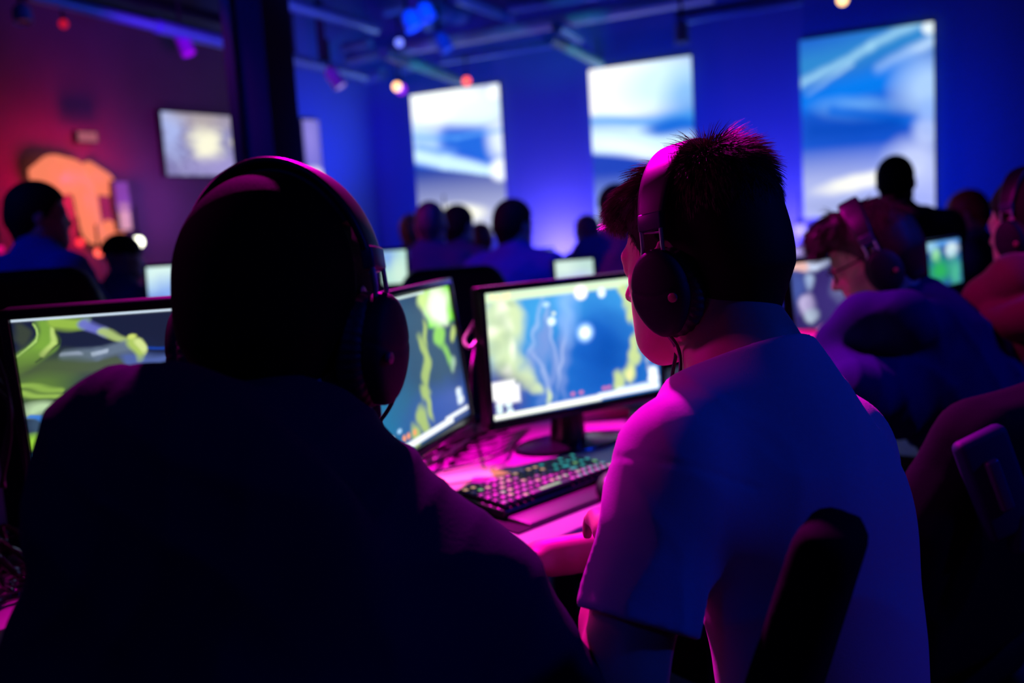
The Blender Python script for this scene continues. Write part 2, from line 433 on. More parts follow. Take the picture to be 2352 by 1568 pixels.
    def build(s, label, cloth, cmat, hmat, skin, h=.0045, hair=('short', .010), group=None, hh=None, cname='jacket', legs=True, lmat=None, shoe=True, stand=False):
        lo, hi = s.box()
        b = sdf_obj('person', s.body, lo, hi, h, skin); tag(b, label, 'person', group)
        if cloth: sdf_obj(cname, cloth, lo - .03, hi + .03, h, cmat, b)
        if hair:
            r = .15 * s.k; sdf_obj('hair' if hair[0] != 'cap' else 'cap', lambda P: s.hair(P, hair[1], hair[0]), s.c - r, s.c + r, hh or h, hmat, b)
        if legs:
            s.legs(np.zeros((1, 3), F4), stand=stand)
            A = np.array([s.P, *s.ft, s.P + s.f * .45 + s.r * .2, s.P + s.f * .45 - s.r * .2])
            sdf_obj('trousers', lambda P: s.legs(P, stand=stand), A.min(0) - .15, A.max(0) + V(.15, .15, .08), max(.012, h), lmat or M_DENIM, b)
            if shoe:
                for ft in s.ft:
                    def fs(P, ft=ft):
                        d = sd_cone(P, V(ft[0], ft[1], .05) - s.f * .03, V(ft[0], ft[1], .038) + s.f * .15, .045, .036)
                        return smax(smin(d, sd_cone(P, ft, V(ft[0], ft[1], .05), .045, .05), .03), (.004 - P[:, 2]).astype(F4), .004)
                    q = V(ft[0], ft[1], .05); sdf_obj('shoe', fs, q - .25, q + .25, .012, M_BLACK, b)
        return b

# strands of hair: thin tapered blades rooted on the hair's surface
def strands(body, hair_obj, n, m, length, lift, crown, seed=3, rad=.0005, up_only=None):
    me = hair_obj.data; nv = len(me.vertices)
    co = np.empty(nv * 3, np.float32); me.vertices.foreach_get('co', co); co = co.reshape(-1, 3)
    no = np.empty(nv * 3, np.float32); me.vertices.foreach_get('normal', no); no = no.reshape(-1, 3)
    L = (co - body.c) @ body.H; NL = no @ body.H
    ok = (L[:, 2] > -.10) & ((L[:, 1] < .03) | (L[:, 2] > .03)) & ~((np.abs(L[:, 1] + .004) < .026) & (L[:, 2] > .0))
    idx = np.where(ok)[0]; r = np.random.default_rng(seed)
    w = length(L[idx]); idx = r.choice(idx, n, p=w / w.sum())
    p = L[idx] - NL[idx] * .004; nn = NL[idx]
    rad_dir = p - crown; flow = rad_dir - nn * (rad_dir * nn).sum(1, keepdims=True); flow /= np.linalg.norm(flow, axis=1, keepdims=True) + 1e-6
    ln = length(p) * r.uniform(.55, 1.25, n); lf = lift(p) * r.uniform(.5, 1.4, n)
    clump = np.sin(p @ np.array([[210.], [170.], [190.]]))[:, 0]
    side = np.cross(nn, flow) * (clump * .35 + r.normal(0, .18, n))[:, None]
    d = flow + nn * lf[:, None] + side; d /= np.linalg.norm(d, axis=1, keepdims=True)
    K = 5; vs = np.zeros((n, K, 3, 3)); pos = p.copy()
    g = body.H.T @ V(0, 0, -1)
    for k in range(K):
        a = np.cross(d, nn); a /= np.linalg.norm(a, axis=1, keepdims=True) + 1e-6; b = np.cross(d, a)
        rr = rad * (1 - .85 * k / (K - 1))
        for j in range(3):
            t = 2 * PI * j / 3; vs[:, k, j] = pos + rr * (math.cos(t) * a + math.sin(t) * b)
        pos = pos + d * (ln / (K - 1))[:, None]
        d = d + g * .10 + flow * .12; d /= np.linalg.norm(d, axis=1, keepdims=True)
    W = vs.reshape(-1, 3) @ body.H.T + body.c
    base = (np.arange(n) * K * 3)[:, None, None]; kk = (np.arange(K - 1) * 3)[None, :, None]; jj = np.arange(3)[None, None]
    q = np.stack([base + kk + jj, base + kk + (jj + 1) % 3, base + kk + 3 + (jj + 1) % 3, base + kk + 3 + jj], -1).reshape(-1, 4)
    return W, q

def headphones(c, H, label, k=1.0, cable=None, group=None, ext=0.0):
    """band, padding, sliders, yokes, cups and cushions in the head's frame"""
    root = empty('headphones', c, H * k)
    tag(root, label, 'headphones', group)
    hw, ht = .093, .139
    def arc(a0, a1, n, dr=0, y=-.002):
        return [V(math.sin(t) * (hw + dr) , y - .010 * math.cos(t), .02 + math.cos(t) * (ht - .02 + dr)) for t in np.linspace(a0, a1, n)]
    def strip(a0, a1, dr, w, th, n=40):
        m = MB(); A = arc(a0, a1, n, dr); k2 = len(A); vs = []; fs = []
        prof = [(math.cos(t) * w, math.sin(t) * th) for t in np.linspace(0, 2 * PI, 16, endpoint=False)]
        prof = [(math.copysign(abs(x / w) ** .5, x) * w, math.copysign(abs(z / th) ** .6, z) * th) for x, z in prof]
        for i, p in enumerate(A):
            T = unit(A[min(i + 1, k2 - 1)] - A[max(i - 1, 0)]); nrm = unit(np.cross(T, V(0, 1, 0))); nrm = nrm if nrm.dot(p - V(0, 0, .02)) > 0 else -nrm
            tp = 1 - .25 * abs(i / (k2 - 1) * 2 - 1) ** 3
            for x, z in prof: vs.append(p + V(0, 1, 0) * x * tp + nrm * z)
        nn = 16
        for i in range(k2 - 1):
            for j in range(nn): fs.append((i * nn + j, i * nn + (j + 1) % nn, (i + 1) * nn + (j + 1) % nn, (i + 1) * nn + j))
        fs += [tuple(range(nn)), tuple((k2 - 1) * nn + j for j in range(nn))[::-1]]
        return m.add(vs, fs)
    strip(-1.28, 1.28, .004, .025, .0045).build('headband', M_HP, root, ang=80)
    strip(-1.0, 1.0, -.006, .017, .007).build('headband_padding', M_HPSOFT, root, ang=80)
    for s in (-1, 1):
        e = arc(1.28 * s, 1.28 * s, 1, .004)[0]
        sl = MB().box(e + V(s * .002, 0, -.008), (.012, .034, .022), Ry(-s * .12), .003)
        sl.build('slider', M_HPBLUE, root)
        y = MB(); top = e + V(s * .004, 0, -.002)
        for q in (-1, 1):
            y.tube([top + V(0, q * .014, 0), top + V(s * .004, q * .014, -.035), V(s * .097, q * .016, -.002 - ext)], .0026, 8)
        y.tube([V(s * .097, -.016, -.002), V(s * .104, -.024, -.012), V(s * .108, -.030, -.035)], .0030, 8, smooth=4)
        y.tube([V(s * .097, .016, -.002), V(s * .104, .0, .002), V(s * .097, -.016, -.002)], .0024, 8, smooth=4)
        y.tube([top + V(0, -.014, -.012), top + V(0, .014, -.012)], .0025, 8)
        y.tube([top + V(0, -.014, -.020), top + V(0, .014, -.016)], .0018, 8)
        y.build('yoke', M_CHROME, root)
        R = Rz(-s * .14) @ Ry(s * .06)
        def cup(P, s=s, R=R):
            Q = (P - np.array([s * .101, -.006, -.038], F4)) @ R.astype(F4)
            x, yy, z = Q[:, 0] * s, Q[:, 1], Q[:, 2]
            w = .041 + .05 * (z + .05) * (z < 0) * 0
            rr = np.sqrt((yy / (.0365 - .12 * np.clip(-z - .01, 0, 1))) ** 2 + (z / .0530) ** 2)
            side = (rr - 1) * .040
            dome = x - (.017 - .008 * rr ** 2)
            d = smax(smax(side, dome, .010), -x - .012, .006)
            g = np.abs(np.hypot(yy + .002, z - .060) - .062) - .0009       # pressed line across the shell
            return d + .0009 * np.exp(-(np.abs(np.hypot(yy + .002, z - .060) - .062) / .0018) ** 2)
        sdf_obj('ear_cup', cup, V(s * .101, 0, -.038) - .075, V(s * .101, 0, -.038) + .075, .0022, M_CUP, root)
        def cush(P, s=s, R=R):
            Q = (P - np.array([s * .083, -.008, -.038], F4)) @ R.astype(F4)
            rr = np.sqrt((Q[:, 1] / .040) ** 2 + (Q[:, 2] / .050) ** 2)
            q = np.stack([(rr - .80) * .042, Q[:, 0]], 1)
            return np.linalg.norm(q / np.array([.9, 1.05], F4), axis=1) - .0135 + .0008 * np.sin(np.arctan2(Q[:, 2], Q[:, 1]) * 30)
        sdf_obj('ear_cushion', cush, V(s * .083, 0, -.038) - .07, V(s * .083, 0, -.038) + .07, .0025, M_HPSOFT, root)
        MB().lathe([(.0005, .0), (.0055, .0), (.0055, .003), (.004, .004), (.0005, .004)], V(s * .113, -.030, -.046), R @ Ry(s * PI / 2) @ Rz(0), 16).build('button', M_HPBTN, root)
    if cable is not None:
        inv = lambda p: H.T @ (np.array(p) - c) / k
        for cb in cable: MB().tube([inv(p) for p in cb], .0022 / k, 8, smooth=8).build('cable', M_RUBBER, root)
    return root
# ------------------------------------------------------------------ shared materials
M_HP = mat('headphone_shell', (.010, .011, .018), .42, bump=.05, bscale=900, var=.1)
M_CUP = mat('ear_cup_shell', (.008, .009, .018), .62, bump=.05, bscale=900, spec=.25)
M_HPSOFT = mat('headphone_padding', (.012, .012, .020), .55, bump=.3, bscale=260)
M_HPBLUE = mat('headphone_slider', (.04, .04, .10), .35)
M_HPBTN = mat('headphone_button', (.30, .08, .10), .4)
M_CHROME = mat('bright_metal', (.80, .80, .85), .36, metal=1, var=.05)
M_RUBBER = mat('black_rubber', (.012, .012, .015), .45)
M_BLACK = mat('black_plastic', (.012, .012, .018), .38, bump=.05, bscale=700)
M_GLOSS = mat('gloss_black_plastic', (.010, .010, .014), .18)
M_CHAIR = mat('chair_leatherette', (.006, .006, .010), .5, bump=.10, bscale=300, spec=.25)
M_DENIM = mat('dark_trousers', (.035, .035, .05), .85, bump=.3, bscale=300)
M_SKIN = mat('skin', (.55, .33, .25), .5, bump=.08, bscale=350, var=.06, sss=.15)
M_CHAIR2 = mat('chair_cloth', (.0045, .005, .011), .9, bump=.1, bscale=300, spec=.06)
M_HAIR = mat('dark_hair', (.014, .010, .010), .7, spec=.15, var=.3, vscale=60)
M_STRAND = mat('dark_brown_hair', (.10, .048, .045), .40, var=.35, vscale=90)
M_DESK = mat('desk_laminate', (.42, .38, .40), .34, bump=.05, bscale=90, var=.12, vscale=3)
M_STEEL = mat('painted_steel', (.05, .06, .12), .4, metal=.3)
M_PALE = mat('pale_pipe', (.55, .70, .85), .35)
M_PIPE = mat('blue_painted_pipe', (.18, .36, .90), .38, metal=.4, bump=.1, bscale=30)
M_TEAL = mat('cyan_lit_conduit', (.10, .42, .50), .5)  # teal base colour stands in for cyan light on the conduits

# ------------------------------------------------------------------ room: long blue wall with lit screens, brick-dark wall on the left
K = V(-1.270, 10.487, 0); U = unit(V(.8615, -.508, 0)); W = unit(V(-.508, -.8615, 0)); Z3 = V(0, 0, 1)
MW = np.stack([U, -W, Z3], 1)               # room axes: x along the blue wall, y away from the camera
CEIL = 3.75
def slab(name, c, size, m, kind='structure', M=MW):
    o = MB().box(c, size, M).build(name, m, smooth=False); tag(o, kind=kind); return o
m_blue = mat('blue_plaster_wall', (.11, .24, .62), .75, bump=.12, bscale=14, var=.07, vscale=1.2)
m_left = mat('rough_concrete_wall', (.17, .12, .15), .85, bump=.5, bscale=7, var=.35, vscale=1.6)
m_floor = mat('dark_floor', (.06, .06, .08), .45, bump=.1, bscale=20)
m_ceil = mat('black_ceiling', (.003, .003, .006), .95, spec=.05)
slab('wall_back', K + U * 6.2 - W * .1 + Z3 * CEIL / 2, (13.4, .2, CEIL), m_blue)
slab('wall_corner', K + W * 1.0 - U * .1 + Z3 * CEIL / 2, (.2, 2.0, CEIL), m_blue)
slab('wall_left', K + W * 7.2 - U * .1 + Z3 * CEIL / 2, (.2, 10.4, CEIL), m_left)
slab('floor', K + U * 6 + W * 6.5 - Z3 * .05, (13.4, 13.4, .1), m_floor)
slab('ceiling', K + U * 6 + W * 6.5 + Z3 * (CEIL + .05), (13.4, 13.4, .1), m_ceil)
slab('baseboard_back', K + U * 6.2 + W * .01 + Z3 * .06, (12.4, .02, .12), M_BLACK)
slab('baseboard_left', K + W * 6.2 + U * .01 + Z3 * .06, (.02, 12.4, .12), M_BLACK)
# steel column between the red corner and the blue hall
cp = at(614, 200, 4.3); cp[2] = 0
ax = unit(V(cp[0], cp[1], 0)); sx = V(ax[1], -ax[0], 0); MC = np.stack([sx, ax, Z3], 1) @ Rz(.5)
pc = empty('pillar_1', cp); pc['kind'] = 'structure'
def lp(b): b.v = [np.array(p) - cp for p in b.v]; return b
M_COL1 = mat('column_paint', (.05, .06, .14), .8, spec=.1)
MC = np.stack([sx, ax, Z3], 1) @ Rz(.82)
lp(MB().box(cp + V(0, 0, CEIL / 2), (.175, .175, CEIL), MC, .004)).build('column_shaft', M_COL1, pc, False)
lp(MB().box(cp - sx * .135 + V(0, 0, CEIL / 2), (.035, .06, CEIL), MC, .002)).build('conduit', M_BLACK, pc, False)
lp(MB().box(cp + V(0, 0, .012), (.34, .30, .024), MC)).build('base_plate', M_BLACK, pc, False)

# ------------------------------------------------------------------ tall lit screens on the blue wall
def wall_picture(seed):
    r = np.random.default_rng(seed); cv = Canvas(90, 126, .72, (.010, .10, .62))
    cv.warp(.006, 9, seed); return cv
LW = (.80, .92, 1.0)
def frame_screen(name, tl, tr, h, cv, st, label, group, depth=.05, nrm=None):
    """a panel hung on the wall: black housing with a lit picture surface"""
    tl, tr = np.array(tl), np.array(tr); x = unit(tr - tl); w = np.linalg.norm(tr - tl)
    n = np.cross(x, Z3) if nrm is None else nrm
    if n.dot(CAM - tl) < 0: n = -n
    c = (tl + tr) / 2 - Z3 * h / 2; M = np.stack([x, np.cross(Z3, x), Z3], 1)
    root = empty(name, c); tag(root, label, 'screen', group)
    MB().box(V(0, 0, 0) + n * (depth / 2), (w + (.02 if h < 1 else -.01), depth, h + (.02 if h < 1 else -.01)), M, .004).build('housing', M_BLACK if h < 1 else m_blue, root)
    o = n * (depth + .002)
    screen_obj('picture', cv, tl - c + o, tr - c + o, tl - c + o - Z3 * h, st, root); return root
wn = W
def onwall(px, py): return hit(px, py, K, W)
c1 = wall_picture(1)
c1.ell(.15, .08, .85, .17, (.95, 1, .98), .35); c1.ell(.75, .16, .35, .10, (.75, .95, 1), .5, .9)
c1.ell(.05, .30, .35, .10, (.45, .68, 1), .5, .8, .3); c1.line([(.42, .33), (.80, .40), (.86, .50)], .075, (.01, .12, .62), 1, .6); c1.line([(.05, .36), (.45, .44)], .02, (.10, .30, .80), .7, .8); c1.ell(.98, .36, .14, .14, (.75, .85, 1), .5, .9)
c1.line([(0, .28), (.5, .33), (1, .30)], .012, (.10, .35, .85), .7, .8); c1.line([(0, .42), (.35, .48), (.9, .60)], .045, (.55, .80, 1), 1, .5)
c1.grad(lambda C, X, Y: np.where((Y > .50 + .12 * X)[..., None], np.stack([.02 + .55 * np.clip((Y - .55) * 2.2, 0, 1), .05 + .55 * np.clip((Y - .55) * 2.2, 0, 1), .30 + .45 * np.clip((Y - .55) * 2.2, 0, 1)], -1), C))
c1.ell(.98, .575, .13, .075, (.85, .92, 1), .2); c1.ell(.48, .84, .26, .060, (1, 1, .80), .4); c1.ell(.95, .05, .08, .05, (.9, .97, 1), .2)
c2 = wall_picture(2)
c2.ell(.25, .14, .80, .22, (1, 1, 1), .35); c2.ell(.8, .15, .5, .16, (.45, .78, 1), .5, .7)
c2.line([(.1, .30), (.8, .42)], .045, (.75, .92, 1), .9, .6); c2.line([(0, .33), (1, .37)], .035, (.05, .30, .80), .9, .7); c2.ell(.95, .25, .2, .14, (.05, .30, .75), .6, .6); c2.ell(.78, .43, .25, .055, (.005, .13, .62), .4); c2.line([(0, .44), (.5, .47), (1.05, .56)], .075, (.62, .86, 1), .95, .6); c2.ell(.75, .40, .22, .04, (.005, .13, .62), .5, .95); c2.ell(.20, .47, .35, .055, (.62, .85, 1), .4, .95, .12)
c2.ell(.4, .52, .5, .05, (.85, .95, 1), .5, .8, .2)
c2.grad(lambda C, X, Y: np.where((Y > .53 + .12 * X)[..., None], np.stack([.01 + .40 * np.clip((Y - .65) * 2.6, 0, 1), .05 + .5 * np.clip((Y - .65) * 2.6, 0, 1), .42 + .4 * np.clip((Y - .65) * 2.6, 0, 1)], -1), C))
c3 = wall_picture(3)
c3.line([(0, .16), (1, .03)], .10, (.03, .26, .62), .9, .8)
c3.line([(0, .24), (.55, .08), (.9, .0)], .022, (.35, .68, .90), .8, .8); c3.line([(.05, .30), (.4, .16)], .012, (.40, .70, .95), .7, .8); c3.line([(.62, .21), (1.0, .10)], .028, (.50, .72, 1), .9, .8); c3.line([(.3, .30), (.8, .20)], .05, (.01, .22, .82), .7, .9)
c3.line([(.0, .34), (.9, .26)], .06, (.0, .20, .85), .9, .8); c3.ell(.45, .41, .26, .05, (.16, .46, .95), .7, .9, .15); c3.ell(.95, .34, .20, .14, (.45, .68, 1), .6, .9); c3.line([(.25, .40), (1, .54)], .03, (.0, .16, .78), .9, .7); c3.line([(.1, .50), (.7, .52)], .07, (.0, .06, .46), .8, .9)
c3.ell(.95, .57, .10, .08, (.50, .62, .95), .4, .8); c3.ell(.97, .03, .05, .035, (.8, .93, 1), .2); c3.ell(.96, .45, .06, .06, (.3, .5, 1), .4, .7)
c3.grad(lambda C, X, Y: C * (1 - np.clip((Y - .60) * 5, 0, 1))[..., None] + np.array([.42, .48, .78]) * np.clip((Y - .60) * 5, 0, 1)[..., None])
c3.ell(.48, .81, .34, .042, (1, 1, .85), .4, 1, -.12); c3.ell(.85, .72, .18, .10, (.62, .70, .95), .6, .8); c3.ell(.5, .93, .5, .03, (.30, .36, .60), .6, .6)
for i, (x0, y0, x1, y1, cv, lb) in enumerate([
    (949, 222, 1152, 190, c1, 'tall lit wall screen nearest the steel column, white top and pale glow at its foot'),
    (1357, 163, 1592, 128, c2, 'tall lit wall screen with wide white upper band, middle of the blue wall'),
    (1840, 97, 2146, 50, c3, 'largest tall wall screen with streaked blue picture behind the standing dark head')]):
    a, b = onwall(x0, y0), onwall(x1, y1); z = (a[2] + b[2]) / 2; a[2] = b[2] = z
    frame_screen('wall_screen', a, b, 1.42, cv, (1.25, 1.2, 1.05)[i], lb, 'tall screens along the blue wall', nrm=W)
# small screen on the left wall, and the slim one right of the column
c4 = Canvas(80, 50, 1.7, (.22, .20, .42)); c4.warp(.03, 20, 5)
for k in range(9): c4.line([(-.2 + k * .13, .1), (.25 + k * .13, 1.1)], .018, (.55, .58, .85), .6, .8)
c4.ell(.08, .15, .10, .5, (.45, .55, .95), .6, .8); c4.ell(.45, .50, .17, .28, (1, .97, .72), .4); c4.ell(.90, .50, .14, .24, (1, .93, .60), .35); c4.ell(.45, .1, .3, .15, (.5, .42, .35), .6, .7); c4.ell(.7, .9, .4, .2, (.35, .30, .62), .6)
def onleft(px, py): return hit(px, py, K, U)
a, b = onleft(358, 252), onleft(568, 277); z = (a[2] + b[2]) / 2; a[2] = b[2] = z
frame_screen('wall_screen', a, b, .50, c4, 1.0, 'small wide wall screen left of the steel column showing two pale discs', None, nrm=U)
c5 = Canvas(14, 60, .25, (.12, .10, .50)); c5.ell(.5, .88, .6, .16, (1, 1, 1), .3); c5.ell(.4, .3, .4, .4, (.32, .25, .75), .8, .6)
a, b = onleft(684, 275), onleft(722, 280); b[2] = a[2]
frame_screen('light_panel', a, b, .62, c5, 1.1, 'narrow upright light panel just right of the steel column', None, nrm=U)

# ------------------------------------------------------------------ red corner: backlit orange wall sign in thick strokes
m_or = emit('backlit_orange', (1.0, .23, .12), .95)
sgn = empty('wall_sign', onleft(190, 440)); tag(sgn, 'big glowing orange sign of thick curved strokes on the red wall', 'sign')
def stroke(pts, r):
    P = [onleft(*p) + U * .06 - onleft(190, 440) for p in pts]
    MB().tube(P, r, 14, smooth=5).build('stroke', m_or, sgn)
stroke([(82, 375), (105, 402), (150, 408), (180, 440), (193, 500), (208, 540), (256, 543)], [.10, .15, .13, .085, .08, .075, .055])
stroke([(180, 400), (225, 425), (243, 440)], [.10, .09, .05])
stroke([(232, 520), (268, 532)], [.05, .04])
for px, py, w, h, lb, cc, s in [(242, 455, .12, .22, 'small dark-framed violet screen hung over the orange sign', (.30, .06, .50), .7), (248, 500, .10, .20, 'small pale pink screen hung low on the orange sign', (.85, .38, .50), .8), (162, 320, .16, .07, 'small pinkish lamp above the orange sign', (.6, .15, .2), .6)]:
    p = onleft(px, py); cv = Canvas(6, 6, 1, (cc))
    frame_screen('wall_display', p + W * w / 2 + U * .14 + Z3 * h / 2, p - W * w / 2 + U * .14 + Z3 * h / 2, h, cv, s, lb, None, .05, U)

# ------------------------------------------------------------------ ceiling services
def pipe(name, label, a, b, r, m, cat='pipe', group='ceiling pipes and rails', n=12):
    a, b = np.array(a), np.array(b); c = (a + b) / 2
    o = MB().tube([a - c, b - c], r, n).build(name, m); o.location = c; tag(o, label, cat, group); return o
def wp(s, t, z): return K + U * s + W * t + Z3 * z        # metres along blue wall, out from it, up
def pz(px, py, z): return onz(px, py, z)
def run(label, p0, p1, z, r, m, name='pipe', ext=0):
    a, b = pz(*p0, z), pz(*p1, z)
    for n_ in (W, U):                      # keep the ends clear of the walls
        for q, o in ((a, b), (b, a)):
            h_, g_ = np.dot(q - K, n_) - r - .05, np.dot(o - K, n_) - r - .05
            if h_ < 0 < g_: q += (o - q) * (-h_ / (g_ - h_))
    return pipe(name, label, a, b, r, m)
run('long pale blue ceiling pipe running over all the wall screens', (900, 118), (1640, -12), 2.95, .06, M_PALE)
run('bright blue ceiling pipe starting at the column top', (640, 2), (862, 66), 3.0, .05, M_PIPE)
run('blue ceiling pipe beside the first hanging lamp right of the column', (655, 132), (835, 176), 2.58, .045, M_PIPE)
run('short blue duct at the top, above the long pale pipe', (1045, -8), (1175, 40), 3.1, .055, M_PIPE)
run('thin blue rail under the long pale pipe', (1010, 140), (1330, 92), 2.75, .035, M_PIPE)
run('slim blue rail at the top right of the pipes', (1170, 18), (1420, -20), 3.1, .05, M_PIPE)
run('blue rail left of the crossing of pipes', (800, 138), (876, 125), 2.75, .055, M_PIPE)
run('short blue rail end hanging low left of the crossing', (838, 180), (880, 168), 2.6, .055, M_PIPE)
run('dark blue rail above the low rail end', (790, 112), (850, 100), 2.85, .05, M_PIPE)
run('blue rail at the very top between two ceiling lamps', (885, 25), (960, 10), 3.15, .05, M_PIPE)
run('slanting blue brace near the topmost lamps', (950, 5), (985, 62), 3.1, .06, M_PIPE)
run('broad dim blue duct right of the slanting brace', (1005, 25), (1120, 48), 3.2, .09, M_PIPE)
run('pale blue rail at upper right crossing the wall top', (1555, 42), (1840, -5), 2.75, .055, M_PIPE)
run('blue stub bridging the long pipe and the teal-lit conduit', (1280, 60), (1330, 88), 2.75, .05, M_PIPE)
run('teal-lit conduit sloping down to the first wall screen', (880, 122), (1058, 186), 2.55, .045, M_TEAL, 'conduit')
run('teal-lit conduit sloping down to the second wall screen', (1260, 88), (1385, 150), 2.58, .045, M_TEAL, 'conduit')
run('short pale rail where the teal-lit conduit passes', (920, 158), (965, 146), 2.65, .045, M_PIPE)
run('violet-lit ceiling rail in the red corner', (360, 60), (560, 108), 2.62, .045, M_PIPE, 'rail')
run('dim reddish ceiling rail at the top of the red corner', (60, -14), (360, 60), 2.62, .035, M_PIPE, 'rail')
run('dark overhead beam above the violet rail', (150, -20), (560, 72), 2.8, .09, M_BLACK, 'beam')
for px, lb in ((678, 'upright steel hanger next to the column'), (748, 'thin upright steel hanger between two ceiling pipes')):
    a = pz(px - 18, 0, 3.15); b = a.copy(); b[2] = 2.62; pipe('hanger', lb, a, b, .035, M_STEEL, 'hanger', None)

# lamps hung from the pipes
M_CAN = mat('lamp_can', (.30, .45, .95), .4)
def can(label, p0, p1, d, col=None, st=0, r=.055, body=None):
    a, b = at(*p0, d), at(*p1, d); root = empty('spotlight', a); tag(root, label, 'lamp', 'track lamps under the ceiling')
    z = unit(b - a); x = unit(np.cross(z, V(0, 1, .1))); M = np.stack([x, np.cross(z, x), z], 1); L = np.linalg.norm(b - a)
    MB().lathe([(r * .5, -.02), (r * .9, 0), (r, .03), (r, L), (r * .92, L), (r * .88, L - .012)], (0, 0, 0), M, 20).build('housing', body or M_CAN, root)
    MB().tube([V(0, 0, .22), V(0, 0, .0)], .012, 8).build('stem', M_BLACK, root)
    MB().lathe([(.002, L - .02), (r * .86, L - .018), (r * .80, L - .008), (.002, L - .006)], (0, 0, 0), M, 16).build('lens', emit('lens_%s' % label[:12], col, st) if col else M_GLOSS, root)
    return root
m_can_v = mat('violet_lamp_can', (.50, .10, .75), .4); 
can('violet spotlight can hanging under the violet rail', (414, 78), (434, 124), 6.6, (.5, .0, 1), .8, .05, m_can_v)
can('lilac spotlight can hanging right of the column', (757, 162), (784, 200), 7.2, (.45, .35, 1), .8, .05, mat('lilac_lamp_can', (.50, .40, .95), .4))
can('blue spotlight can near the top between pipes', (934, 30), (952, 66), 6.0, (.02, .1, 1), .7)
can('dim blue spotlight can by the slanting brace', (968, 12), (985, 45), 6.2, (.02, .05, .8), .4)
can('blue spotlight can hanging below the long pale pipe', (1008, 82), (1028, 116), 7.0, (.12, .2, 1), .9)
can('dark spotlight can hung above the second wall screen', (1565, 55), (1567, 100), 7.5, (.01, .02, .35), .5)
can('unlit black spotlight can at the far left of the ceiling', (48, 18), (54, 52), 6.0)
def bulb(label, px, py, d, r, col, st, name='bulb_lamp'):
    c = at(px, py, d); root = empty(name, c); tag(root, label, 'lamp')
    MB().lathe([(.001, -r), (r * .5, -r * .87), (r * .87, -r * .5), (r, 0), (r * .87, r * .5), (r * .5, r * .87), (.2 * r, r)], n=18).build('globe', emit('glow_' + label[:24].replace(' ', '_'), col, st), root)
    MB().lathe([(r * .45, r * .8), (r * .45, r * 1.7), (r * .2, r * 1.9), (.006, r * 1.9), (.006, r * 6)], n=12).build('cap', M_BLACK, root)
    return root
bulb('warm orange-white lamp left of the first wall screen', 912, 199, 8.0, .036, (1, .50, .22), 3.2)
bulb('violet lamp half hidden behind the orange-white one', 921, 205, 8.4, .045, (.30, .01, .95), 1.4)
bulb('red lamp just above the first wall screen', 1072, 186, 8.5, .036, (1, .10, .09), 2.2)
bulb('dark red lamp high in the red corner', 146, 55, 5.6, .026, (.5, .005, .03), 1.0)
bulb('warm yellow lamp at the top edge over the right wall screen', 1935, 0, 6.2, .034, (1, .55, .22), 3)
bulb('blue lamp at the left end of the low blue pipe', 665, 136, 7.0, .028, (.02, .10, 1), 1.6)
bulb('pale blue lamp under the pipes left of the long pale pipe', 917, 98, 7.0, .030, (.15, .2, 1), 1.8)
bulb('white lamp beside the capped head in the red corner', 317, 556, 6.0, .036, (1, 1, .80), 5)
bulb('red light below the orange sign, beside the blue hood', 184, 556, 5.8, .024, (1, .03, .05), 1.6)
bulb('coral light below the orange sign, left of the capped head', 227, 580, 5.5, .026, (1, .10, .07), 2.0)
bulb('magenta light at the left edge behind the blue hood', 0, 572, 5.5, .022, (.8, .0, .2), 1.0)
bulb('cream lamp between the two heads under the first screen', 1024, 522, 7.8, .042, (.9, .8, 1), 1.4)
bulb('pale lamp to the right of the dark head under the first screen', 1072, 545, 7.5, .036, (.75, .5, .75), 1.1)
bulb('lavender lamp at the foot of the wall behind the spiky hair', 1838, 528, 8.0, .05, (.45, .38, 1), 1.3)
# ------------------------------------------------------------------ player desks
DZ = .73
D0 = V(.045, 1.645, 0); DX = unit(V(.669, .743, 0)); DN = V(-DX[1], DX[0], 0)     # along the front edge, and away from the players
MD = np.stack([DX, DN, Z3], 1)
def dp(s, n, z=0): return D0 + DX * s + DN * n + Z3 * (DZ + z)
def make_desk(label, s0, s1, depth=.80, z=DZ, o=D0, M=MD, grp='long player desks', m=None, n0=0):
    c = o + M[:, 0] * (s0 + s1) / 2 + M[:, 1] * (n0 + depth / 2); c[2] = 0; L = s1 - s0
    root = empty('desk', c, M); tag(root, label, 'desk', grp)
    MB().box((0, 0, z - .014), (L, depth, .028), None, .004).build('desk_top', m or M_DESK, root)
    for sx in (-1, 1):
        for sy in (-1, 1): MB().box((sx * (L / 2 - .06), sy * (depth / 2 - .06), (z - .028) / 2), (.05, .05, z - .028), None, .003).build('leg', M_STEEL, root)
    MB().box((0, depth / 2 - .05, z - .16), (L - .12, .02, .25), None, .003).build('back_panel', M_STEEL, root)
    return root
make_desk('pink-lit desk under the central monitor and keyboard', -.58, .98)
make_desk('desk of the boy in glasses, beyond the T-shirt boy', 1.0, 2.7)
make_desk('desk under the left monitor, mostly hidden by the hooded player', -2.3, -.60, n0=.12)

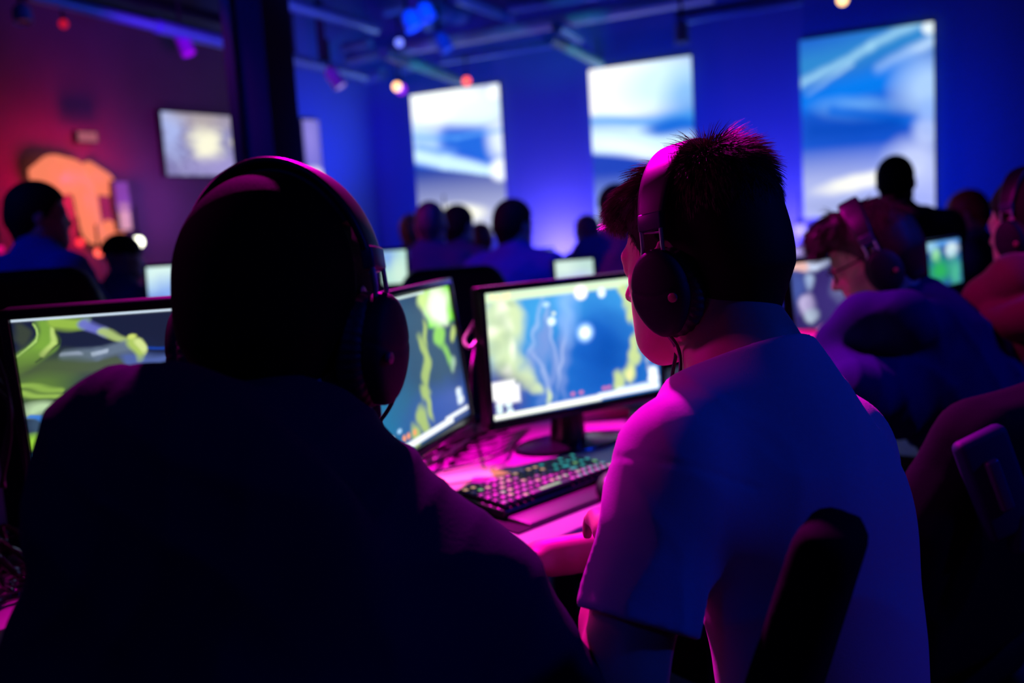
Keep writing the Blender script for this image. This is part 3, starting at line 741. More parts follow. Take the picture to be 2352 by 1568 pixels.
# ------------------------------------------------------------------ monitors
def monitor(label, tl, tr, h, tilt, cv, st, group='player monitors', stand=True, tz=DZ, bez=.014, lift=None):
    """tl/tr: outer top corners; the screen leans back by tilt degrees"""
    tl, tr = np.array(tl, float), np.array(tr, float); z = (tl[2] + tr[2]) / 2; tl[2] = tr[2] = z
    x = unit(tr - tl); w = np.linalg.norm(tr - tl); nh = np.cross(x, Z3)
    if nh.dot(CAM - tl) < 0: nh = -nh
    t = math.radians(tilt); up = Z3 * math.cos(t) - nh * math.sin(t); n = nh * math.cos(t) + Z3 * math.sin(t)
    M = np.stack([x, -n, up], 1); c = (tl + tr) / 2 - up * h / 2
    base = V(c[0], c[1], tz) - nh * .06
    root = empty('monitor', base); tag(root, label, 'monitor', group)
    o = c - base
    MB().box(o - n * .018, (w, .030, h), M, .006).build('back_shell', M_BLACK, root)
    b = MB(); z0 = bez
    b.box(o + up * (h / 2 - z0 / 2) + n * .001, (w, .012, z0), M, .002); b.box(o - up * (h / 2 - z0 * .7) + n * .001, (w, .012, z0 * 1.4), M, .002)
    for s in (-1, 1): b.box(o + x * s * (w / 2 - z0 / 2) + n * .001, (z0, .012, h), M, .002)
    b.build('bezel', M_GLOSS, root)
    iw, top, bot = w / 2 - z0 - .001, h / 2 - z0 - .001, h / 2 - z0 * 1.4 - .001
    q = o + n * .0015
    screen_obj('picture', cv, q - x * iw + up * top, q + x * iw + up * top, q - x * iw - up * bot, st, root)
    if stand:
        MB().tube([o - n * .045 - up * .02, V(o[0] * .4, o[1] * .4, .10) - nh * .02, V(0, 0, .012)], [.026, .028, .034], 14, smooth=6, flat=1.3).build('stand_neck', M_GLOSS, root)
        m = MB(); pr = [(.105, 0), (.115, .003), (.112, .008), (.06, .013), (.001, .016)]
        m.lathe(pr, (0, 0, 0), np.stack([x * 1.25, np.cross(Z3, x) * .85, Z3], 1), 32).build('stand_base', M_GLOSS, root)
    return root
YG = (.62, .85, .12); CR = (.80, .88, .45)
# central monitor: blue arena between pale yellow-green rocks, white status bar along the foot
cv = Canvas(300, 172, 1.74, (.01, .13, .48)); cv.warp(.010, 26, 4)
cv.ell(.55, .20, .55, .35, (.06, .40, .78), .8, .9); cv.ell(.60, .52, .22, .40, (.005, .10, .50), .6, .9); cv.ell(.68, .62, .15, .25, (.0, .06, .36), .7, .8)
for x, y, a, l in ((.30, .45, .2, .25), (.36, .60, -.3, .25), (.24, .55, .4, .25), (.42, .45, .1, .30), (.33, .75, .6, .2), (.46, .28, .1, .25)):
    cv.ell(x, y, .025, l, (.18, .28, .62), .8, .8, a)
for x, y, a, l in ((.26, .30, .3, .2), (.34, .38, -.2, .22), (.40, .62, .3, .22), (.28, .68, -.4, .18)): cv.ell(x, y, .008, l, (.42, .52, .80), .9, .6, a)
cv.ell(.45, .16, .05, .22, (.22, .50, .95), .8, .7)
for x, y, rx, ry in ((.06, .18, .10, .20), (.12, .14, .07, .14), (.16, .25, .05, .13), (.08, .45, .09, .16), (.10, .60, .09, .10), (.13, .68, .08, .06), (.05, .33, .07, .10), (.20, .72, .04, .08), (.24, .80, .03, .05), (.30, .88, .015, .07)):
    cv.ell(x, y, rx, ry, (.60, .74, .42), .5, .9)
for x, y, rx, ry in ((.08, .14, .03, .10), (.11, .26, .03, .05), (.02, .30, .03, .05), (.13, .45, .02, .07), (.09, .62, .03, .05)): cv.ell(x, y, rx, ry, (.95, 1, .80), .7, .7)
for x, y, rx, ry in ((.07, .22, .05, .05), (.03, .42, .04, .05), (.10, .35, .03, .08), (.14, .10, .03, .03), (.06, .56, .03, .04)): cv.ell(x, y, rx, ry, (.42, .55, .35), .6, .7)
cv.ell(.02, .85, .16, .22, (.05, .03, .20), .5, .9)
for x, y, rx, ry, a in ((.80, .12, .025, .14, -.2), (.83, .28, .022, .10, .2), (.86, .42, .020, .14, -.1), (.83, .58, .025, .10, .2), (.84, .70, .035, .06, 0), (.80, .80, .030, .09, 0), (.74, .86, .03, .09, .1), (.93, .25, .025, .16, -.35), (.97, .40, .025, .14, -.4)):
    cv.ell(x, y, rx, ry, (.55, .68, .25), .35, .9, a)
cv.ell(.80, .82, .012, .06, (.85, .80, .35), .5, .8); cv.ell(.92, .72, .015, .04, (.35, .42, .55), .6, .8); cv.ell(.94, .80, .02, .03, (.45, .42, .5), .6, .8)
cv.rect(0, 0, .90, .055, (.62, .80, .52), .95, .01); cv.rect(.0, .03, .78, .075, (.70, .88, .55), .8, .02)
for x in (.03, .06, .10, .13): cv.ell(x, .035, .013, .024, (1, .92, .45), .3)
cv.wx, cv.wy = cv.X, cv.Y
cv.ell(.535, .075, .040, .062, (1, 1, .92), .2); cv.ell(.66, .095, .025, .045, (.75, .90, 1), .2); cv.ell(.33, .14, .020, .02, (.45, .70, .95), .3); cv.ell(.355, .28, .022, .035, (.75, .95, .95), .3); cv.ell(.37, .22, .01, .015, (.8, .9, .7), .4)
cv.ell(.545, .41, .055, .085, (.20, .45, .95), .2, .8); cv.ell(.545, .41, .040, .062, (.5, .72, 1), .2); cv.ell(.545, .41, .026, .042, (1, 1, 1), .25)
cv.rect(.0, .70, .125, .84, (1, 1, 1), 1, .03); cv.rect(.02, .74, .15, .88, (1, 1, 1), .9, .03)
for x, y in ((.035, .895), (.085, .895), (.035, .93), (.09, .94)): cv.ell(x, y, .018, .018, (.75, .95, .95), .3)
cv.rect(.0, .955, .62, .995, (.95, 1, .85), 1, .008); cv.rect(.30, .945, .60, .97, (1, 1, 1), .9, .02); cv.rect(.60, .935, .99, .985, (.85, .93, 1), 1, .01); cv.rect(.72, .915, .99, .95, (.75, .88, 1), .8, .02)
cv.ell(.955, .84, .030, .05, (.95, 1, 1), .25); cv.ell(.955, .89, .035, .035, (1, 1, 1), .25); cv.rect(.93, .79, .98, .91, (.75, .92, 1), .6, .03)
for x in (.45, .50, .64, .67): cv.ell(x, .90, .012, .014, (.9, .2, .35), .5, .8)
CVC = cv
C_tl, C_tr = at(1097, 655, 2.16), at(1512, 621, 2.44)
monitor('central monitor showing a blue arena between pale green rocks, before the T-shirt boy', C_tl, C_tr, .318, 1, cv, 1.3)
# slanted monitor right of the hooded player's head
cv = Canvas(240, 150, 1.5, (.02, .04, .12)); cv.warp(.012, 24, 8)
cv.ell(.30, .62, .40, .5, (.0, .20, .42), .6, .9); cv.ell(.62, .45, .35, .5, (.025, .07, .13), .6, .9); cv.ell(.75, .85, .35, .15, (.02, .08, .40), .6, .9)
for x, y, rx, ry, a in ((.62, .42, .03, .12, -.2), (.66, .30, .02, .10, .1), (.60, .55, .04, .10, .2), (.56, .68, .05, .06, 0), (.50, .85, .05, .09, .1), (.40, .92, .04, .09, 0), (.58, .80, .02, .10, -.3)):
    cv.ell(x, y, rx, ry, (.42, .58, .14), .35, .9, a)
cv.ell(.80, .34, .055, .10, (.30, .75, .10), .3, .9, -.2); cv.ell(.86, .50, .03, .10, (.25, .62, .10), .4, .9, -.4); cv.ell(.95, .36, .03, .06, (.6, .8, .2), .4, .8); cv.ell(.90, .58, .03, .04, (.4, .6, .45), .5, .8)
cv.rect(.70, .0, 1.0, .26, (.22, .85, .02), 1, .04, False); cv.ell(.84, .12, .13, .13, (.90, 1, .75), .4); cv.ell(.86, .16, .07, .09, (1, 1, 1), .4); cv.ell(.70, .06, .05, .06, (.65, .9, .3), .5)
cv.wx, cv.wy = cv.X, cv.Y
cv.rect(0, 0, .72, .015, (.75, .95, .9), .9, .006)
cv.ell(.91, .80, .025, .035, (1, 1, 1), .3); cv.ell(.92, .86, .035, .03, (1, 1, 1), .3); cv.rect(.88, .77, .95, .89, (.6, .8, 1), .6, .02)
cv.rect(.18, .94, .80, .985, (.92, .97, 1), 1, .008); cv.rect(.72, .925, .99, .955, (.92, .97, 1), 1, .008); cv.rect(.0, .955, .30, .99, (.5, .75, 1), .9, .01)
for x in (.30, .34, .40): cv.ell(x, .90, .015, .02, (1, .35, .15), .4)
for x, y in ((.2, .86), (.27, .84), (.22, .92), (.12, .93), (.05, .95)): cv.ell(x, y, .02, .015, (.4, .7, 1), .4, .9)
B_tl, B_tr = at(770, 671, 1.62), at(1032, 656, 2.13)
monitor('sharply angled monitor with a bright green corner patch, right of the hooded player', B_tl, B_tr, .315, 6, cv, 1.1)
# left monitor
cv = Canvas(300, 172, 1.74, (.012, .018, .055)); cv.warp(.012, 22, 12)
cv.ell(.45, .30, .5, .10, (.015, .03, .10), .6, .9); cv.ell(.22, .27, .2, .05, (.10, .14, .08), .5, .9)
cv.line([(.30, .25), (.55, .235), (.72, .22)], .030, (.10, .16, .50), .9, .5); cv.line([(.45, .28), (.72, .25)], .022, (.28, .18, .62), .9, .6); cv.line([(.30, .32), (.72, .285)], .022, (.52, .04, .62), .85, .7); cv.line([(.36, .19), (.58, .17)], .006, (.01, .06, .45), .9, .6)
cv.line([(.10, .04), (.08, .12), (.02, .19), (.0, .23)], .040, (.24, .48, .06), .95, .5); cv.line([(.13, .05), (.11, .12), (.04, .20)], .006, (.03, .06, .03), .9, .5); cv.line([(.07, .03), (.055, .10), (.0, .17)], .006, (.50, .80, .20), .9, .5); cv.line([(.12, .05), (.10, .11), (.06, .17)], .010, (.62, .85, .22), .9, .6); cv.line([(.03, .05), (.01, .10)], .03, (.06, .08, .05), .8, .5)
cv.line([(.13, .02), (.21, .03)], .028, (.38, .62, .08), .95, .5); cv.line([(.21, .03), (.26, .10)], .025, (.18, .20, .72), .95, .5); cv.line([(.26, .10), (.33, .17)], .022, (.50, .66, .22), .95, .5)
cv.line([(.13, .20), (.22, .21), (.32, .185)], .030, (.16, .22, .32), .95, .5); cv.line([(.12, .19), (.17, .20)], .012, (.42, .50, .70), .9, .5); cv.line([(.20, .21), (.25, .20)], .010, (.48, .58, .75), .9, .5)
cv.ell(.34, .19, .020, .045, (.50, .70, .15), .4); cv.ell(.355, .185, .014, .028, (.8, .95, .35), .4); cv.ell(.34, .14, .012, .018, (.75, .9, .2), .4)
cv.ell(.04, .25, .12, .08, (.09, .14, .05), .6, .8); cv.ell(.05, .36, .10, .07, (.13, .24, .05), .4, .95); cv.line([(.0, .33), (.12, .38)], .016, (.36, .60, .10), .8, .6); cv.line([(.0, .38), (.12, .42)], .014, (.42, .68, .12), .8, .6); cv.ell(.03, .47, .05, .04, (.62, .88, .50), .4, .95); cv.ell(.05, .54, .05, .06, (.05, .10, .18), .4, .9); cv.line([(.0, .50), (.07, .53)], .010, (.05, .25, .85), .9, .5); cv.ell(.03, .62, .04, .04, (.42, .85, .06), .4, .95); cv.line([(0, .70), (.07, .71)], .02, (.05, .30, .62), .9, .5); cv.line([(0, .76), (.07, .76)], .02, (.05, .18, .42), .9, .5)
cv.wx, cv.wy = cv.X, cv.Y
cv.rect(0, 0, 1, .012, (.70, .85, 1), 1, .006)
cv.ell(.615, .085, .016, .026, (1, 1, .92), .2); cv.rect(.655, .035, .692, .085, (.85, 1, .75), 1, .012); cv.rect(.660, .10, .692, .135, (.80, .95, .75), 1, .012); cv.ell(.675, .20, .012, .03, (.75, .20, .30), .4, .9); cv.ell(.68, .29, .012, .022, (.35, .35, .7), .4, .9)
cv.rect(0, .92, .2, .928, (.8, .9, 1), 1, .004); cv.rect(0, .965, .3, .972, (.9, .95, 1), 1, .004); cv.rect(.01, .978, .035, .996, (1, .95, .7), 1, .006)
A_tl, A_tr = at(-4, 713, 1.45), at(-4, 713, 1.45) + V(.535, .07, 0)
monitor('left monitor with green shapes and a thin white top line, cut by the picture edge', A_tl, A_tr, .338, -6, cv, .85)
# row of far screens
def plainpic(col, spots, nx=30, ny=20, seed=0, asp=1.6):
    c = Canvas(nx, ny, asp, col); c.warp(.02, 12, seed)
    for s in spots: c.ell(*s)
    return c
def farmon(label, x0, y0, x1, y1, d0, d1, h, cv, st, tz=DZ, stand=True):
    return monitor(label, at(x0, y0, d0), at(x1, y1, d1), h, 4, cv, st, 'screens farther down the rows', stand, tz, .010)
cvd = plainpic((.035, .02, .14), [(.1, .03, .35, .05, (.65, .75, 1), .4), (.2, .2, .06, .08, (.5, .65, .9), .4), (.05, .25, .12, .2, (.08, .14, .5), .7, .7), (.17, .45, .10, .12, (.75, .65, 1), .3), (.20, .58, .08, .07, (.7, .85, 1), .3), (.5, .5, .3, .3, (.05, .03, .20), .6, .9), (.55, .35, .08, .14, (.18, .2, .4), .6, .9), (.28, .85, .12, .10, (.75, .30, .60), .4), (.72, .80, .10, .08, (.55, .5, 1), .3), (.85, .90, .15, .10, (.05, .42, .95), .4), (.10, .03, .10, .06, (.95, .55, .5), .3)], 60, 40, 3)
farmon('monitor with violet and white spots facing the boy in glasses', 1806, 596, 2010, 578, 3.0, 3.25, .30, cvd, .95)
cve = plainpic((.02, .10, .38), [(.5, .06, .6, .07, (.12, .4, .95), .5), (.25, .30, .12, .14, (.35, .85, .45), .4), (.75, .22, .2, .13, (.75, .95, 1), .4), (.72, .33, .12, .10, (.6, .85, 1), .4), (.35, .62, .30, .22, (.03, .50, .13), .6), (.8, .75, .16, .30, (.08, .55, .35), .6), (.1, .1, .2, .12, (.35, .7, .95), .5)], 40, 40, 5, 1)
farmon('small monitor with a green and blue picture behind the boy in glasses', 2122, 548, 2204, 543, 3.5, 3.75, .19, cve, .9)
cvf = plainpic((.55, .78, .72), [(.5, .8, .5, .3, (.55, .62, .95), .7, .9), (.2, .3, .3, .3, (.75, .95, .85), .7)], 20, 14, 6)
farmon('pale screen just above the central monitor top', 1268, 594, 1366, 589, 4.2, 4.25, .125, cvf, 1.0)
cvg = plainpic((.45, .62, .85), [(.5, .5, .4, .4, (.75, .9, .95), .6)], 12, 8, 7)
farmon('tiny pale screen left of the pale screen above the central monitor', 1213, 570, 1272, 568, 5.6, 5.6, .055, cvg, .9)
cvh = plainpic((.52, .80, .95), [(.35, .15, .5, .3, (.72, .95, .9), .6), (.5, .6, .5, .3, (.25, .42, .90), .7), (.9, .9, .3, .3, (.65, .5, .85), .6), (.1, .9, .3, .3, (.10, .16, .65), .6), (.93, .1, .1, .2, (.6, .95, .6), .5)], 24, 20, 8)
farmon('pale blue screen seen left of the hooded player, through his headphone arm', 328, 606, 440, 603, 3.6, 3.6, .20, cvh, 1.0)
cvi = plainpic((.50, .80, .72), [(.2, .2, .4, .3, (.25, .45, .85), .6), (.7, .7, .3, .4, (.65, .9, .75), .6)], 12, 16, 9, .8)
farmon('narrow pale green screen seen inside the right headphone arm of the hooded player', 868, 570, 938, 568, 3.9, 3.9, .155, cvi, 1.0)
cvj = plainpic((.32, .22, .75), [(.5, .6, .5, .3, (.5, .42, .95), .6)], 12, 8, 10)
farmon('pale violet screen peeking out right of the spiky hair', 1800, 563, 1902, 556, 5.0, 5.1, .075, cvj, .9)
# back rows' desks
for lb, p, L in (('far desk with the pale screen above the central monitor', at(1320, 650, 4.2), 1.1), ('far desk on the left behind the hooded player', at(480, 720, 3.55), 1.0)):
    p = p.copy(); p[2] = 0
    make_desk(lb, -L / 2, L / 2, .5, DZ - .03, p, Rz(math.radians(-8)), 'desks farther back', m=M_BLACK, n0=-.25)

# ------------------------------------------------------------------ keyboards with rounded, softly lit keys
KEYC = [mat('keycap_dark', (.02, .02, .035), .4), mat('keycap_pale', (.45, .42, .42), .4), emit('key_glow_warm', (1, .55, .35), .7), emit('key_glow_green', (.35, .9, .35), .6), emit('key_glow_teal', (.05, .65, .62), .6), emit('key_glow_pink', (.9, .15, .75), .6)]
def keyboard(label, c, ang, L=.345, Wd=.135, seed=1, teal=.62, group='keyboards'):
    M = Rz(ang) @ Rx(math.radians(4)); root = empty('keyboard', c, M); tag(root, label, 'keyboard', group)
    MB().box((0, 0, .010), (L, Wd, .020), None, .006).build('case', M_BLACK, root)
    MB().box((0, -Wd / 2 - .034, .004), (L, .062, .012), None, .005).build('wrist_rest', M_RUBBER, root)
    r = np.random.default_rng(seed); cols, rows = 17, 6; kx = (L - .012) / cols; ky = (Wd - .012) / rows
    for j in range(rows):
        i = 0
        while i < cols:
            w = 1
            if j == 0 and i == 4: w = 6
            elif r.random() < .08: w = 2
            w = min(w, cols - i)
            x = -L / 2 + .006 + (i + w / 2) * kx; y = -Wd / 2 + .006 + (j + .5) * ky
            k = MB(); hx, hy = kx * w / 2 - .0012, ky / 2 - .0012
            k.box((0, 0, .0035), (hx * 2, hy * 2, .009), None, .0035)
            o = k.build('key', KEYC[0], root); o.location = (x, y, .022)
            if i / cols > teal: mm = KEYC[r.choice([4, 4, 3, 0, 4])]
            else: mm = KEYC[r.choice([2, 1, 2, 3, 1, 5, 0])]
            if w > 3: mm = KEYC[3]
            g = MB().box((0, 0, .0005), (max(hx * 1.0, .004), hy * .9, .001), None, .0004).build('key_legend', mm, o); g.location = (0, 0, .0078)
            i += w
    return root
kc = (onz(1120, 1182, DZ) + onz(1352, 1092, DZ)) / 2; kc[2] = DZ + .004
kang = math.atan2(*(onz(1390, 1115, DZ) - onz(1150, 1205, DZ))[[1, 0]])
MAT1 = MB().box((0, 0, .0015), (.46, .30, .003), None, .001).build('desk_mat', mat('cloth_desk_mat', (.012, .012, .016), .9, bump=.2, bscale=400)); MAT1.location = (kc - V(.015, -.0, .004)) + DX * .03 - DN * .0; MAT1.rotation_euler = (0, 0, kang)
tag(MAT1, 'black cloth mat under the glowing keyboard', 'desk mat')
keyboard('black keyboard with warm and teal lit round keys left of the T-shirt boy', kc + V(0, 0, .002), kang)
def mouse(label, c, ang, m=None):
    root = empty('mouse', c, Rz(ang)); tag(root, label, 'computer mouse', None)
    def f(P): return smax(smax(sd_ell(P, (0, 0, .006), (.033, .062, .034)), (.001 - P[:, 2]).astype(F4), .003), -smax(np.abs(P[:, 0]) - .0008, .012 - P[:, 1], .001), .001)
    sdf_obj('shell', f, V(-.045, -.075, -.005), V(.045, .075, .055), .003, M_BLACK, root)
    MB().lathe([(.001, -.003), (.009, -.003), (.009, .003), (.001, .003)], (0, .028, .034), Ry(PI / 2), 14).build('wheel', m or emit('mouse_glow', (.02, .55, .12), .5), root)
mouse('black mouse with a green glow at the keyboard end under the hand', onz(1408, 1128, DZ + .004), kang - PI / 2 + .5)
# added light streaks, tray and folder on the lit desk
m_streak = mat('pale_light_streak', (.80, .62, .45), .6)
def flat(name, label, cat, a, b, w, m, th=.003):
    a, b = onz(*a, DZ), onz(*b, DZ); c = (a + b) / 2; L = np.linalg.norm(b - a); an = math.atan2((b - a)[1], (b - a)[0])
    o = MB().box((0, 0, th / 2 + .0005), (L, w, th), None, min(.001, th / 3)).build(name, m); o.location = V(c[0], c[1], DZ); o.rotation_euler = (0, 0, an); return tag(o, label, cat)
flat('light_streak_strip', 'pale orange strip standing in for a streak of light on the desk before the slanted monitor', 'light streak', (985, 1112), (1200, 1078), .055, m_streak)  # pale strips added in place of reflected light streaking the desk
flat('light_streak_strip', 'narrow pink strip standing in for a streak of light beside the pale orange one on the desk', 'light streak', (1125, 1108), (1235, 1086), .030, mat('pink_light_streak', (.75, .55, .62), .6))
flat('tray', 'grey tray lying behind the central monitor foot', 'tray', (1325, 992), (1440, 985), .10, mat('pale_tray', (.55, .5, .52), .5), .012)
flat('folder', 'reddish folder lying on the desk right behind the central monitor', 'folder', (1300, 960), (1420, 945), .16, mat('folder_card', (.55, .25, .25), .6), .02)
# cables
CN = [0]
def cable(label, pts, r=.0035, m=None, group='loose black cables on the desk', sm=8):
    pts = [np.array(p, float) for p in pts]; c = pts[0].copy()
    o = MB().tube([p - c for p in pts], r, 8, smooth=sm).build('cable', m or M_RUBBER); o.location = c
    return tag(o, label, 'cable', group)
def dk(px, py, z=.006): return onz(px, py, DZ + z)
lab = 'thin black cable looping over the pink-lit desk between the angled and central monitors'
r = np.random.default_rng(5)
for k in range(14):
    x0, y0 = r.uniform(1075, 1110), r.uniform(955, 1010); x1, y1 = r.uniform(860, 960), r.uniform(1065, 1110)
    pts = [dk(x0 + r.uniform(0, 110), y0 - r.uniform(0, 25), .01)]
    for t in (.25, .5, .75): pts.append(dk(x0 + (x1 - x0) * t + r.uniform(-25, 25), y0 + (y1 - y0) * t + r.uniform(-14, 18), .006 + abs(r.normal(0, .015))))
    pts.append(dk(x1, y1, .006)); cable(lab, pts, r.uniform(.003, .0055))
for k in range(5):
    x0 = r.uniform(1085, 1120)
    cable('thin black cable running from the central monitor foot across the desk', [dk(1215 - k * 9, 985 + k * 7), dk(1160 + r.uniform(-10, 10), 1000 + k * 10, .02), dk(x0, 1010 + k * 13, .01), dk(x0 - 70, 1015 + k * 16)], .0035, None, 'cables at the central monitor foot')
cable('magenta-lit cable loop hanging on the left edge of the central monitor', [at(1098, 722, 2.2), at(1082, 752, 2.22), at(1066, 782, 2.2), at(1078, 798, 2.18), at(1094, 782, 2.2), at(1103, 752, 2.24)], .004, mat('grey_cable', (.35, .32, .4), .4), None)
cable('thin black cable dropping behind the angled monitor edge', [at(1110, 700, 2.35), at(1092, 790, 2.35), at(1080, 880, 2.3), dk(1085, 960)], .004, None, None)
# bundle and computer tower at the far left
tw = onz(30, 1210, .40); 
tower = empty('computer_tower', V(-1.02, 1.60, 0), Rz(.3)); tag(tower, 'blue-lit computer tower at the left edge beyond the left monitor', 'computer')
m_tw = mat('tower_panel', (.10, .10, .22), .4)
MB().box((0, 0, .955), (.20, .42, .45), None, .01).build('case', m_tw, tower)
MB().box((0, -.212, .955), (.18, .006, .42), None, .004).build('front_panel', M_BLACK, tower)
MB().box((0, -.216, 1.12), (.10, .004, .012), None, .001).build('drive_slot', M_GLOSS, tower)
tower.location = V(-1.02, 1.63, 0.0)
for k in range(13):
    a = onz(-60 + 9 * (k % 4), 1262 + k * 15, DZ + .01); b = onz(104 - k * 7, 1226 + k * 12, DZ + .012)
    mid = (a + b) / 2 + V(r.normal(0, .01), r.normal(0, .01), .012 + .02 * (k % 3))
    cable('glossy black cable in the bundle at the bottom left below the left monitor', [a, a * .6 + b * .4 + V(0, 0, .02 + .015 * (k % 2)), mid, b, b + V(.06, .01, 0)], r.uniform(.004, .0065), M_GLOSS, 'cable bundle at the lower left')
for k in range(4):
    cable('thin cable hanging left of the left monitor', [at(-20, 790 + 30 * k, 1.7), at(14 + 4 * k, 880 + 20 * k, 1.7), at(24 - 6 * k, 1000 + 15 * k, 1.66), at(2 + 3 * k, 1120, 1.62)], .003, None, 'cables hanging at the left edge')
# ------------------------------------------------------------------ gaming chairs
def make_chair(label, loc, yaw, recline=12, group='black gaming chairs', bw=.27, bh=.80, seat_z=.46, bz=0.0, wings=True, M_CHAIR=M_CHAIR, th=.054):
    root = empty('gaming_chair', V(*loc[:2], 0), Rz(yaw)); tag(root, label, 'chair', group)    # faces +Y
    def seat(P):
        d = sd_box(P, (0, 0, seat_z - .05), (.25, .26, .05), .04)
        for s in (-1, 1): d = smin(d, sd_box(P, (s * .235, .0, seat_z - .03), (.045, .24, .055), .035), .03)
        return d
    sdf_obj('seat', seat, V(-.33, -.32, seat_z - .16), V(.33, .32, seat_z + .06), .009, M_CHAIR, root)
    t = math.radians(recline); Mb = Rx(t) ; o = V(0, -.25, seat_z + .02 + bz)
    def back(P):
        Q = (P - o.astype(F4)) @ Mb.astype(F4); x, y, z = Q[:, 0], Q[:, 1], Q[:, 2]
        w = np.interp(z, [0, .15, bh * .35, bh * .62, bh * .80, bh * .90, bh], [bw * .78, bw * .85, bw * 1.0, bw * 1.0, bw * .80, bw * .72, bw * .60]).astype(F4)
        yy = y - .35 * x * x
        q = np.stack([np.abs(x) - w + .045, np.abs(yy) - th + .042 * min(1, th / .054), np.maximum(-z, z - bh) + .045], 1)
        d = np.linalg.norm(np.maximum(q, 0), axis=1) + np.minimum(q.max(1), 0) - .042 * min(1, th / .054)
        if wings: d = d - .012 * np.clip((np.abs(x) / w - .6) * 3, 0, 1) * (y > 0)
        return d
    sdf_obj('backrest', back, V(-bw - .08, -.55, seat_z - .1), V(bw + .08, .12, seat_z + bh + .12), .009, M_CHAIR, root)
    for s in (-1, 1):
        MB().tube([V(s * .27, .05, seat_z - .07), V(s * .31, .05, seat_z - .04), V(s * .31, .04, seat_z + .16)], [.016, .018, .020], 12, smooth=5).build('armrest_post', M_BLACK, root)
        MB().box((s * .31, .03, seat_z + .18), (.085, .25, .030), None, .012).build('armrest_pad', M_BLACK, root)
    MB().tube([V(0, 0, .10), V(0, 0, seat_z - .10)], [.035, .026], 14).build('gas_column', M_BLACK, root)
    MB().box((0, 0, seat_z - .115), (.18, .26, .03), None, .008).build('seat_plate', M_BLACK, root)
    for k in range(5):
        a = 2 * PI * k / 5 + .3; e = V(math.cos(a) * .31, math.sin(a) * .31, .075)
        MB().tube([V(0, 0, .11), e], [.030, .018], 10).build('base_leg', M_BLACK, root)
        c = MB(); Mw = Rz(a + .8) @ Ry(PI / 2)
        for q in (-.016, .016): c.lathe([(.001, q - .008), (.028, q - .008), (.030, q), (.028, q + .008), (.001, q + .008)], V(e[0], e[1], .031), Mw, 16)
        c.tube([V(e[0], e[1], .03), V(e[0], e[1], .075)], .008, 8); c.build('caster', M_BLACK, root)
    return root
def lever(root, p, M, label=None):
    b = MB().box(p, (.085, .030, .17), M, .012); b.box(p + M @ V(.035, -.004, -.10), (.085, .028, .07), M @ Ry(.5), .010)
    b.build('tilt_bracket', M_BRK, root)
    MB().box(p + M @ V(-.004, -.018, .005), (.022, .016, .085), M, .006).build('tilt_lever', M_HPBLUE, root)
M_BRK = mat('chair_bracket', (.008, .016, .07), .6, spec=.2)
# ------------------------------------------------------------------ T-shirt boy (in focus)
m_tee = mat('pale_cotton', (.50, .50, .56), .85, bump=.22, bscale=700, var=.05, sheen=.2)
mb = Body(at(1600, 595, 1.17), 48, 9, 2, torso_yaw=45, N=at(1718, 862, 1.12), pelvis=V(.312, 1.0, .54), size=.93,
          sh=[at(1545, 1062, 1.0), at(1925, 1030, 1.22)], el=[at(1425, 1565, .95), V(.33, 1.43, .80)], wr=[at(1440, 1225, 1.17), at(1272, 1278, 1.5)],
          hd=[(V(-.03, .95, -.05), V(0, .1, 1), .35), (V(-.95, .25, -.12), V(0, .1, 1), .5)], bulk=.76)
def mb_tee(P):
    s = mb; d = s.torso(P, .016, .04)
    d = d + folds(P, .009, 22, [s.up + s.M[:, 0] * .6, s.up * .3 - s.M[:, 0]], 2)
    for i in range(2):
        ax = unit(s.el[i] - s.sh[i]); e = s.sh[i] + (s.el[i] - s.sh[i]) * .74
        a = sd_cone(P, s.sh[i] - ax * .01, e, .054, .057) + folds(P, .008, 40, [ax * .6 + s.M[:, 0], s.M[:, 1] + ax * .3], 9 + i)
        rel = P - s.sh[i].astype(F4); t = rel @ ax.astype(F4)
        a = a - .0022 * np.clip(1 - np.abs(t - .215) / .016, 0, 1)             # hem band
        a = smax(a, (P - e.astype(F4)) @ ax.astype(F4), .004)
        a = smax(a, -smax(sd_cone(P, s.sh[i], e + ax * .1, .046, .052), -((P - (e - ax * .05).astype(F4)) @ ax.astype(F4)), .004), .003)
        d = smin(d, a, .022)
        seam = np.abs(t - .012 - .05 * ((rel @ s.M[:, 1].astype(F4)))) - .0012
        d = np.where((np.abs(seam) < .004) & (np.linalg.norm(rel, axis=1) < .09), d + .0012 * np.clip(1 - np.abs(seam) / .003, 0, 1), d)
    nk = s.N + (s.c - s.N) * .06
    d = smin(d, sd_cone(P, s.N - s.up * .03, nk, .078, .064), .03)
    d = smax(d, -sd_cone(P, s.c, s.N - s.up * .01, .058, .0585), .004)
    u = unit(s.c - s.N); d = smax(d, (P - nk.astype(F4)) @ u.astype(F4) - .004, .004)
    return smax(d, ((s.P - s.up * .13).astype(F4) - P) @ s.up.astype(F4), .01)
pb = mb.build('person in a pale T-shirt seen from behind, short spiky hair, leaning to the central monitor', mb_tee, m_tee, M_HAIR, M_SKIN, h=.0038, hair=('tuft', .011), hh=.003, cname='tshirt')
hair_o = [c for c in pb.children if c.name.startswith('hair')][0]
def h_len(L): return np.interp(L[:, 2], [-.1, .04, .09, .12], [.009, .014, .026, .042]) * np.where((L[:, 1] > .03) & (L[:, 2] > .02), 1.15, 1)
def h_lift(L): return np.interp(L[:, 2], [-.1, .05, .09, .12], [.10, .16, .50, 1.25]) * np.where(L[:, 1] > .03, .5, 1)
SW, SQ = strands(mb, hair_o, 24000, None, h_len, h_lift, V(.0, -.035, .12), rad=.0006)
fastmesh('hair_strands', SW, SQ, M_STRAND, pb)
cc = mb.c; HH = mb.H
cup = cc + HH @ V(-.096, -.008, -.080)
